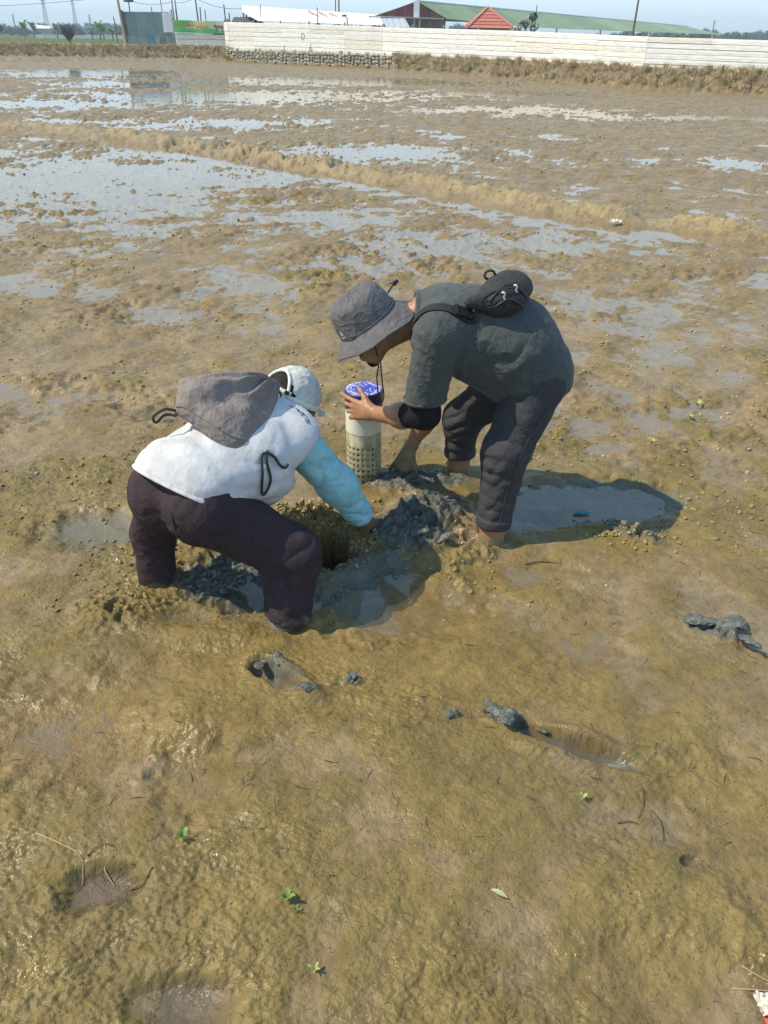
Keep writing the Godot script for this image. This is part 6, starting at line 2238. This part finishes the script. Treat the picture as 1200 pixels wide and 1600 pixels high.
# pale cap with the opening and strap at the back
func build_cap(who: Node3D, o: Vector3, hc: Vector3, up: Vector3, fw: Vector3, sd: Vector3) -> void:
	var cap := Node3D.new()
	cap.name = "cap"
	who.add_child(cap)
	var t := Transform3D(Basis(sd, up, -fw), hc + up * 0.020 - fw * 0.006 - o)   # -z looks forward, +z is the back
	var dent := noise(78, 8.0)
	var R := Vector3(0.090, 0.107, 0.104)
	var s := Shape.new()
	var nu := 112
	var nv := 36
	var at := func(i: int, j: int, push: float) -> Vector3:
		var a := TAU * i / nu
		var b := (PI / 2) * j / nv
		var p := Vector3(sin(a) * cos(b), sin(b), cos(a) * cos(b))
		return p * (R + Vector3.ONE * (push + 0.003 * dent.get_noise_3dv(p * 0.4)))
	# the opening: an arch at the back, just above the strap
	var open := func(i: float, j: float) -> bool:
		var a := i / nu
		a = minf(a, 1.0 - a) * TAU
		return a < 0.62 and j > 5.2 and j < 16.0 * sqrt(maxf(0.0, 1.0 - pow(a / 0.62, 2.0))) + 1.2
	for layer in 2:
		var first := s.v.size()
		for j in nv + 1:
			for i in nu:
				s.vert(t * at.call(i, j, -0.0025 * layer))
		for j in nv:
			for i in nu:
				if open.call(i + 0.5, j + 0.5):
					continue
				var a := first + j * nu + i
				var b := first + j * nu + (i + 1) % nu
				if layer == 0:
					s.quad(a, a + nu, b + nu, b)
				else:
					s.quad(a, b, b + nu, a + nu)
	put("crown", s.mesh(), M.cap, cap)
	# bound edge of the opening
	s = Shape.new()
	var pts := []
	for k in 25:
		var x := -1.0 + 2.0 * k / 24.0
		var jj := 16.0 * sqrt(maxf(0.0, 1.0 - x * x)) + 1.4
		var a := x * 0.63
		var b := (PI / 2) * maxf(jj, 4.4) / nv
		pts.append(t * (Vector3(sin(a) * cos(b), sin(b), cos(a) * cos(b)) * (R + Vector3.ONE * 0.002)))
	s.tube(smooth_points(pts, 48), [0.0052], 7)
	put("bound_edge", s.mesh(), M.cap_edge, cap)
	# sweatband edge all round and the strap across the opening with its clasp
	s = Shape.new()
	s.lathe(t, [Vector2(0.97, -0.006), Vector2(1.02, -0.005), Vector2(1.025, 0.004), Vector2(1.015, 0.012), Vector2(0.99, 0.012)], 64, func(p: Vector3, _i: int, _a: float) -> Vector3: return Vector3(p.x * R.x, p.y, p.z * R.z))
	put("sweatband", s.mesh(), M.cap_edge, cap)
	s = Shape.new()
	for row in 2:
		for k in 17:
			var a := -0.75 + 1.5 * k / 16.0
			s.vert(t * Vector3(sin(a) * (R.x + 0.005), 0.010 + 0.014 * row, cos(a) * (R.z + 0.005)))
	for k in 16:
		s.quad(k, k + 17, k + 18, k + 1)
	put("strap", s.mesh(), M.cap_edge, cap)
	s = Shape.new()
	var ca := 0.62
	s.box(Transform3D(t.basis * Basis(Vector3.UP, ca), t * Vector3(sin(ca) * (R.x + 0.007), 0.017, cos(ca) * (R.z + 0.007))), Vector3(0.016, 0.012, 0.005))
	put("clasp", s.mesh(false), M.plastic_black, cap)
	# visor, stiff and curved, pointing away
	s = Shape.new()
	var first := 0
	for layer in 2:
		for r in 6:
			for k in 21:
				var a := PI + (-0.95 + 1.9 * k / 20.0)
				var q := r / 5.0
				var len := 0.066 * cos((a - PI) * 1.35) * q
				s.vert(t * Vector3(sin(a) * (R.x + 0.001) + 0.0, 0.004 - 0.003 * layer - 0.02 * q * (0.4 + pow(sin(a), 2.0)), cos(a) * (R.z + 0.001) - len))
	for layer in 2:
		for r in 5:
			for k in 20:
				var a := first + layer * 126 + r * 21 + k
				if layer == 0:
					s.quad(a, a + 1, a + 22, a + 21)
				else:
					s.quad(a, a + 21, a + 22, a + 1)
	put("visor", s.mesh(), M.cap, cap)

func laid(f: Field, p: Vector3, gap: float) -> Vector3:
	var start := p
	for i in 16:
		p += f.normal(p) * clampf(gap - f.at(p), -0.012, 0.012)
	return p if p.distance_to(start) < 0.15 else start

# grey-brown drawstring sack on the digger's back
func build_sack(shirt: Field) -> void:
	var o := Vector3(-0.47, 0.60, -2.16)
	var bag := base("drawstring_sack", o, "dusty grey brown drawstring sack lying on the back of the white shirt", "bag")
	var wob := noise(43, 1.0, FastNoiseLite.TYPE_SIMPLEX_SMOOTH, 2)
	var s := Shape.new()
	s.off = o
	var n := 56
	# a pillow-shaped sack: middle line, half width and thickness along it; pleats run out from the tied mouth
	var mouth := Vector2(0.86, 0.80)
	var at := func(u: float, v: float, side: float) -> Vector3:
		var q := (u + 1.0) * 0.5
		var c := Vector3(-0.622, 0.660, -2.150) * (1.0 - q) * (1.0 - 2.0 * q) + Vector3(-0.495, 0.638, -2.150) * 4.0 * q * (1.0 - q) + Vector3(-0.345, 0.574, -2.210) * q * (2.0 * q - 1.0)
		var w := Vector3(0, 0.034, -0.046).lerp(Vector3(0.012, 0.064, -0.108), smoothstep(0.0, 0.75, q))
		w *= 1.0 - 0.06 * pow(absf(u), 3.0)
		var out := Vector3(0.12, 0.88, 0.46).normalized()
		var f := pow(maxf(0.0, (1.0 - pow(absf(u), 4.0)) * (1.0 - pow(absf(v), 3.4))), 0.46)
		var dv := Vector2(u, v) - mouth
		var r := dv.length()
		var pl := sin(atan2(dv.y, dv.x) * 9.0 + wob.get_noise_2d(u * 1.2, v * 1.2) * 2.0) * exp(-r * 1.0) * smoothstep(0.0, 0.25, r) * 0.020
		pl += wob.get_noise_2d(u * 1.0 + 4.0, v * 1.0) * 0.009 - 0.012 * exp(-pow((v + 0.15 - 0.3 * u) / 0.16, 2.0)) * smoothstep(-0.2, 0.7, u)
		var pinch := Vector3.ZERO
		if r < 0.7:
			pinch = (Vector3(-0.335, 0.628, -2.325) - (c + w * v)) * 0.35 * exp(-r * r * 9.0)
		c += out * 0.020
		w *= 1.0 + 0.16 * smoothstep(0.3, 0.9, q)
		w *= 1.20 if v < 0.0 else 0.84
		return c + w * v + out * (f * (0.052 if side > 0.0 else -0.035) + (pl * f if side > 0.0 else 0.0)) + pinch
	for side in [1.0, -1.0]:
		var first := s.v.size()
		for a in n + 1:
			for b in n + 1:
				s.vert(at.call(sin(PI * (float(a) / n - 0.5)), sin(PI * (float(b) / n - 0.5)), side))
		for a in n:
			for b in n:
				var k := first + a * (n + 1) + b
				if side > 0.0:
					s.quad(k, k + 1, k + n + 2, k + n + 1)
				else:
					s.quad(k, k + n + 1, k + n + 2, k + 1)
	put("sack_body", s.mesh(), M.sack, bag)
	# sewn lower seam
	s = Shape.new()
	s.off = o
	var pts := []
	for k in 25:
		pts.append(at.call(lerpf(-0.97, 0.80, k / 24.0), -0.80, 1.0) + Vector3(0, 0.0008, 0.0008))
	s.tube(pts, [0.0024], 6)
	put("seam", s.mesh(), M.sack, bag)
	# cord tied at the mouth
	s = Shape.new()
	s.off = o
	var c := Vector3(-0.348, 0.622, -2.312)
	pts = []
	for k in 21:
		var a := TAU * k / 20.0
		pts.append(c + Vector3(0.24, 0.6, 0.76).normalized() * cos(a) * 0.024 + Vector3(0.6, -0.75, 0.4).normalized() * sin(a) * 0.024)
	s.tube(pts, [0.0036], 6, false)
	put("neck_cord", s.mesh(), M.cord, bag)
	# cord loops at the two lower corners
	s = Shape.new()
	s.off = o
	var k1: Vector3 = at.call(0.93, -0.93, 1.0) + Vector3(0.004, -0.002, 0.004)
	var fall := []
	for q in [Vector3(0.006, -0.002, 0.0), Vector3(-0.022, -0.012, 0), Vector3(-0.040, -0.045, 0), Vector3(-0.046, -0.075, 0), Vector3(-0.026, -0.083, 0), Vector3(-0.012, -0.060, 0), Vector3(-0.014, -0.025, 0), Vector3(0.0, 0.0, 0)]:
		fall.append(laid(shirt, k1 + q, 0.006))
	s.tube(smooth_points(fall, 50), [0.0042], 7)
	put("cord_loop", s.mesh(), M.cord, bag)
	s = Shape.new()
	s.off = o
	fall = []
	for q in [Vector3(-0.004, 0.0, 0), Vector3(0.016, -0.012, 0), Vector3(0.030, -0.032, 0), Vector3(0.052, -0.042, 0), Vector3(0.075, -0.032, 0)]:
		fall.append(laid(shirt, k1 + q, 0.006))
	s.tube(smooth_points(fall, 30), [0.0045], 7)
	put("cord_end", s.mesh(), M.cord, bag)
	s = Shape.new()
	s.off = o
	s.tube(smooth_points([k1, k1 + Vector3(0.012, 0.006, 0.012), k1 + Vector3(0.018, 0.020, 0.016)], 10), [0.0042], 7)
	var f := Field.new()
	f.bone(k1 + Vector3(-0.006, 0, 0.004), k1 + Vector3(0.006, 0.001, 0.004), 0.009, 0.009)
	f.into(s, 0.004)
	put("cord_knot", s.mesh(), M.cord, bag)
	s = Shape.new()
	s.off = o
	var k2: Vector3 = at.call(-0.98, -0.9, 1.0)
	s.tube(smooth_points([k2, k2 + Vector3(-0.03, 0.008, 0.01), k2 + Vector3(-0.062, -0.012, 0.02), k2 + Vector3(-0.055, -0.030, 0.02), k2 + Vector3(-0.03, -0.010, 0.01), k2 + Vector3(0.005, -0.012, 0.01)], 30), [0.0042], 7)
	put("side_cord", s.mesh(), M.cord, bag)

# ---------------------------------------------------------------- seedlings, twigs and litter
func build_small_things() -> void:
	var g := RandomNumberGenerator.new()
	g.seed = 91
	var green := mat(Color(0.13, 0.22, 0.045), 0.5)
	green.backlight_enabled = true
	green.backlight = Color(0.15, 0.2, 0.05)
	var lime := mat(Color(0.30, 0.31, 0.11), 0.6)
	var list := [
		[-0.452, -1.108, 5, 0.030, green, "small green seedling with upright leaves near the pear shaped puddle"], [-0.198, -0.962, 6, 0.028, green, "bright green two-tuft seedling on bare olive mud"], [-0.176, -0.940, 4, 0.018, green, "tiny leaf tuft close beside the bright two-tuft seedling"],
		[0.488, -1.232, 6, 0.020, lime, "pale rosette seedling below the end of the long boot print"], [-0.112, -1.020, 3, 0.016, green, "tiny two-leaf sprout on bare mud uphill of the two-tuft seedling"], [-0.127, -0.820, 4, 0.022, lime, "yellowish sprout by the puddle at the near field edge"],
		[1.207, -3.144, 6, 0.040, lime, "straggly pale weed on wet mud beyond the dark pool"], [1.49, -3.464, 6, 0.034, lime, "yellow green weed farther out beyond the dark pool"], [1.577, -3.611, 4, 0.050, lime, "thin upright weed farthest beyond the dark pool"]]
	for l in list:
		l[3] *= 0.72
		var y := ground_y(l[0], l[1])
		var p := base("seedling", Vector3(l[0], maxf(y, 0.0), l[1]), l[5], "seedling")
		var s := Shape.new()
		s.tube([Vector3(0, -0.004, 0), Vector3(0.001, l[3] * 0.35, 0)], [0.0016, 0.001], 5)
		put("stem", s.mesh(), l[4], p)
		for k in l[2]:
			var a: float = TAU * k / l[2] + g.randf() * 0.7
			var reach: float = l[3] * g.randf_range(0.6, 1.0)
			s = Shape.new()
			for i in 6:
				var t := i / 5.0
				var c := Vector3(cos(a) * reach * t, l[3] * (0.35 + 0.7 * sin(t * 1.9)), sin(a) * reach * t)
				var w := Vector3(-sin(a), 0, cos(a)) * reach * 0.24 * sin(PI * (0.08 + 0.9 * t))
				s.vert(c - w + Vector3(0, 0.10 * w.length(), 0))
				s.vert(c - Vector3(0, 0.2 * w.length(), 0))
				s.vert(c + w + Vector3(0, 0.10 * w.length(), 0))
			for i in 5:
				s.quad(i * 3, i * 3 + 1, i * 3 + 4, i * 3 + 3)
				s.quad(i * 3 + 1, i * 3 + 2, i * 3 + 5, i * 3 + 4)
			put("leaf", s.mesh(), l[4], p)
	# fallen pale leaf
	var y := ground_y(0.254, -0.978)
	var s := Shape.new()
	for i in 8:
		var t := i / 7.0
		var c := Vector3(lerpf(-0.016, 0.018, t), 0.004 + 0.004 * sin(t * PI), lerpf(-0.012, 0.008, t))
		var w := Vector3(-0.5, 0.0, 0.85) * 0.006 * sin(PI * (0.05 + 0.93 * t))
		for q in [-1.0, 0.0, 1.0]:
			s.vert(c + w * q + Vector3(0, 0.0025 * absf(q), 0))
	for i in 7:
		s.quad(i * 3, i * 3 + 1, i * 3 + 4, i * 3 + 3)
		s.quad(i * 3 + 1, i * 3 + 2, i * 3 + 5, i * 3 + 4)
	var o := put("fallen_leaf", s.mesh(), mat(Color(0.30, 0.35, 0.16), 0.5))
	o.position = Vector3(0.254, y, -0.978)
	tag(o, "single pale green fallen leaf lying on olive mud", "leaf")
	# twigs and straws: each a bent tapering stalk lying on the mud
	var straw := mat(Color(0.32, 0.245, 0.125), 0.7)
	var rot := mat(Color(0.085, 0.06, 0.035), 0.75)
	for l in [
		["twig", [[-0.79, -1.115], [-0.72, -1.085], [-0.665, -1.055], [-0.655, -1.01]], 0.0035, straw, "long bent straw coloured twig arching round the pear shaped puddle"],
		["twig", [[-0.622, -1.085], [-0.612, -1.04], [-0.585, -1.012]], 0.0035, straw, "short pale twig dipping into the pear shaped puddle"],
		["twig", [[-0.655, -1.06], [-0.63, -1.085], [-0.60, -1.085]], 0.003, rot, "dark curved twig at the top rim of the pear shaped puddle"],
		["twig", [[-0.50, -1.03], [-0.512, -1.005], [-0.515, -0.98]], 0.0035, rot, "dark stubby twig at the puddle's narrow end"],
		["twig", [[-0.545, -1.0], [-0.515, -1.0], [-0.475, -1.01]], 0.0028, rot, "thin dark twig crossing the puddle's narrow end"],
		["straw_stalk", [[0.725, -0.845], [0.75, -0.825], [0.785, -0.800]], 0.003, straw, "pale straw stalk slanting above the white litter"],
		["straw_stalk", [[0.695, -0.807], [0.73, -0.802], [0.79, -0.792]], 0.003, straw, "reddish straw stalk lying across the white litter's edge"],
		["straw_stalk", [[0.645, -1.27], [0.635, -1.225], [0.612, -1.185]], 0.003, rot, "dark root strand below the end of the long boot print"],
		["straw_stalk", [[0.655, -1.215], [0.663, -1.17], [0.655, -1.125]], 0.003, rot, "dark curved root strand beside the smooth wet hollow"],
		["straw_stalk", [[0.56, -1.175], [0.59, -1.178], [0.61, -1.17]], 0.0032, rot, "short dark rotten stalk near the pale rosette seedling"],
		["twig", [[0.50, -2.235], [0.56, -2.245], [0.63, -2.23]], 0.004, rot, "thin dark twig on wet mud near the holder's foot"]]:
		var pts := []
		var k := 0
		for q in l[1]:
			pts.append(Vector3(q[0], maxf(ground_y(q[0], q[1]), 0.0) + 0.0015 + (0.004 if k == 1 else 0.0), q[1]))
			k += 1
		var b: Vector3 = pts[0]
		for i in pts.size():
			pts[i] -= b
		s = Shape.new()
		var rr := []
		for i in 13:
			rr.append(l[2] * 0.6 * (1.0 - 0.55 * i / 12.0) * (1.0 + 0.12 * sin(i * 2.1)))
		s.tube(smooth_points(pts, 12), rr, 6)
		o = put(l[0], s.mesh(), l[3])
		o.position = b
		tag(o, l[4], "twig" if l[0] == "twig" else "straw")
	build_clods()
	# litter: crumpled sheets with real folds
	litter("paper_litter", Vector3(0.752, 0.012, -0.770), Vector2(0.05, 0.045), 0.010, Color(0.60, 0.58, 0.50), "crumpled white paper scrap with a red corner beside straw stalks", "litter", true)
	litter("plastic_scrap", Vector3(0.775, 0.006, -2.585), Vector2(0.055, 0.020), 0.004, Color(0.02, 0.30, 0.36), "small teal plastic scrap floating in the dark pool", "litter", false)
	litter("white_rag", Vector3(2.25, 0.03, -7.98), Vector2(0.10, 0.05), 0.030, Color(0.75, 0.73, 0.66), "small white rag lying in the ditch below the earth bund", "rag", false)

func litter(called: String, at: Vector3, size: Vector2, tall: float, c: Color, label: String, category: String, corner: bool) -> void:
	at.y = maxf(ground_y(at.x, at.z), 0.0) + 0.003
	var fold := noise(called.length() * 7, 2.2, FastNoiseLite.TYPE_SIMPLEX, 3)
	var who := base(called, at, label, category)
	var s := Shape.new()
	var n := 12
	for layer in 2:
		for i in n + 1:
			for j in n + 1:
				var u := float(i) / n - 0.5
				var v := float(j) / n - 0.5
				var e := 1.0 + 0.3 * fold.get_noise_2d(u * 3.0 + 5.0, v * 3.0)
				s.vert(Vector3(u * size.x * e, tall * (0.8 + absf(fold.get_noise_2d(u * 2.0, v * 2.0)) * 2.0 - 0.5 * absf(u)) - 0.0008 * layer, v * size.y * e))
	for layer in 2:
		for i in n:
			for j in n:
				var a := layer * (n + 1) * (n + 1) + i * (n + 1) + j
				if layer == 0:
					s.quad(a, a + n + 1, a + n + 2, a + 1)
				else:
					s.quad(a, a + 1, a + n + 2, a + n + 1)
	put("sheet", s.mesh(false), mat(c, 0.6), who)
	if corner:
		s = Shape.new()
		s.face(Vector3(-0.022, tall * 0.5, 0.012), Vector3(0.006, tall * 0.7, 0.012), Vector3(0.0, tall * 0.4, 0.040), Vector3(-0.020, tall * 0.3, 0.036))
		put("red_corner", s.mesh(false), mat(Color(0.55, 0.08, 0.06), 0.6), who)

# lumps of sticky grey clay: a few joined bones, ridged by hands and spades
func build_clods() -> void:
	var g := RandomNumberGenerator.new()
	g.seed = 12
	var rid := noise(131, 1.0, FastNoiseLite.TYPE_SIMPLEX_SMOOTH, 3, 0.55)
	var facet := noise(132, 1.0, FastNoiseLite.TYPE_CELLULAR, 2, 0.5)
	facet.cellular_return_type = FastNoiseLite.RETURN_DISTANCE2_SUB
	var clay := mat(Color(0.20, 0.212, 0.185), 0.38)
	clay.albedo_texture = M.blotch_strong
	clay.uv1_triplanar = true
	clay.uv1_scale = Vector3.ONE * 5.0
	clay.heightmap_enabled = true
	clay.heightmap_texture = M.crease
	clay.heightmap_scale = 0.5
	clay.roughness_texture = M.rough_map
	clay.roughness = 0.6
	var kinds := []
	for v in 6:
		var f := Field.new()
		var p := Vector3.ZERO
		for k in 4:
			var q := p + Vector3(g.randf_range(-0.6, 1.0), g.randf_range(-0.15, 0.25), g.randf_range(-0.5, 0.5)) * 0.035
			f.bone(p, q, g.randf_range(0.014, 0.026), g.randf_range(0.010, 0.022), 0.012)
			p = q
		var s := Shape.new()
		var dir := Vector3(g.randf_range(-1, 1), g.randf_range(0.2, 1), g.randf_range(-1, 1)).normalized()
		f.into(s, 0.0042, func(at: Vector3, _n: Vector3) -> float:
			var r := 1.0 - absf(rid.get_noise_3dv(at * 26.0 + Vector3(v * 7, 0, 0))) * 2.2
			return 0.004 * (r - 0.5) + 0.0085 * facet.get_noise_3dv(at * 30.0 + Vector3(v * 7, 0, 0)) + 0.0018 * absf(sin(at.dot(dir) * 420.0 + rid.get_noise_3dv(at * 14.0) * 7.0)))
		kinds.append(s.mesh())
	var spots := []
	for k in 6:
		spots.append([0.10 + g.randfn() * 0.10, -2.44 + g.randfn() * 0.085, g.randf_range(0.4, 0.8), "glossy grey clay clod on the dug heap between the two people", "clods on the dug heap"])
	for k in 5:
		spots.append([0.16 + g.randfn() * 0.10, -2.76 + g.randfn() * 0.03, g.randf_range(0.4, 0.9), "grey clay clod beside the muddy hand and the pipe foot", "clods by the pipe foot"])
	for k in 6:
		spots.append([-0.52 + g.randfn() * 0.08, -2.13 + g.randfn() * 0.06, g.randf_range(0.5, 1.2), "dark grey clay clod between the digger's legs", "clods between the digger's legs"])
	for q in [[1.02, -1.895, 1.25], [1.07, -1.875, 1.35], [1.115, -1.855, 1.0]]:
		spots.append([q[0], q[1], q[2], "grey clay clod in the lone heap on the open mud", "clods of the lone heap"])
	for q in [[0.315, -1.500, 1.15], [0.345, -1.488, 1.1], [0.375, -1.478, 0.8], [0.425, -1.470, 0.7]]:
		spots.append([q[0], q[1], q[2], "grey clay clod thrown up at the toe of the long boot print", "clods at the long boot print"])
	for q in [[-0.30, -1.67, 0.9], [-0.24, -1.605, 0.8], [-0.185, -1.565, 0.9], [-0.345, -1.69, 0.8]]:
		spots.append([q[0], q[1], q[2], "grey clay clod on the rim of the short boot print", "clods at the short boot print"])
	for q in [[-0.087, -1.62, 0.55, "small lone grey clod between the two boot prints"], [0.19, -1.50, 0.45, "tiny grey clod short of the long boot print"], [0.86, -2.41, 0.9, "grey clay clod on the pool's near rim"]]:
		spots.append([q[0], q[1], q[2], q[3], ""])
	var i := 0
	for q in spots:
		var o := put("clay_clod", kinds[i % 6], clay)
		o.position = Vector3(q[0], ground_y(q[0], q[1]) - 0.002 * q[2], q[1])
		o.rotation = Vector3(g.randf_range(-0.4, 0.4), g.randf() * TAU, g.randf_range(-0.4, 0.4))
		o.scale = Vector3(1.1, 0.5, 1.05) * q[2] * (0.72 if q[4].contains("boot") else 1.0)
		tag(o, q[3], "clod", q[4])
		i += 1
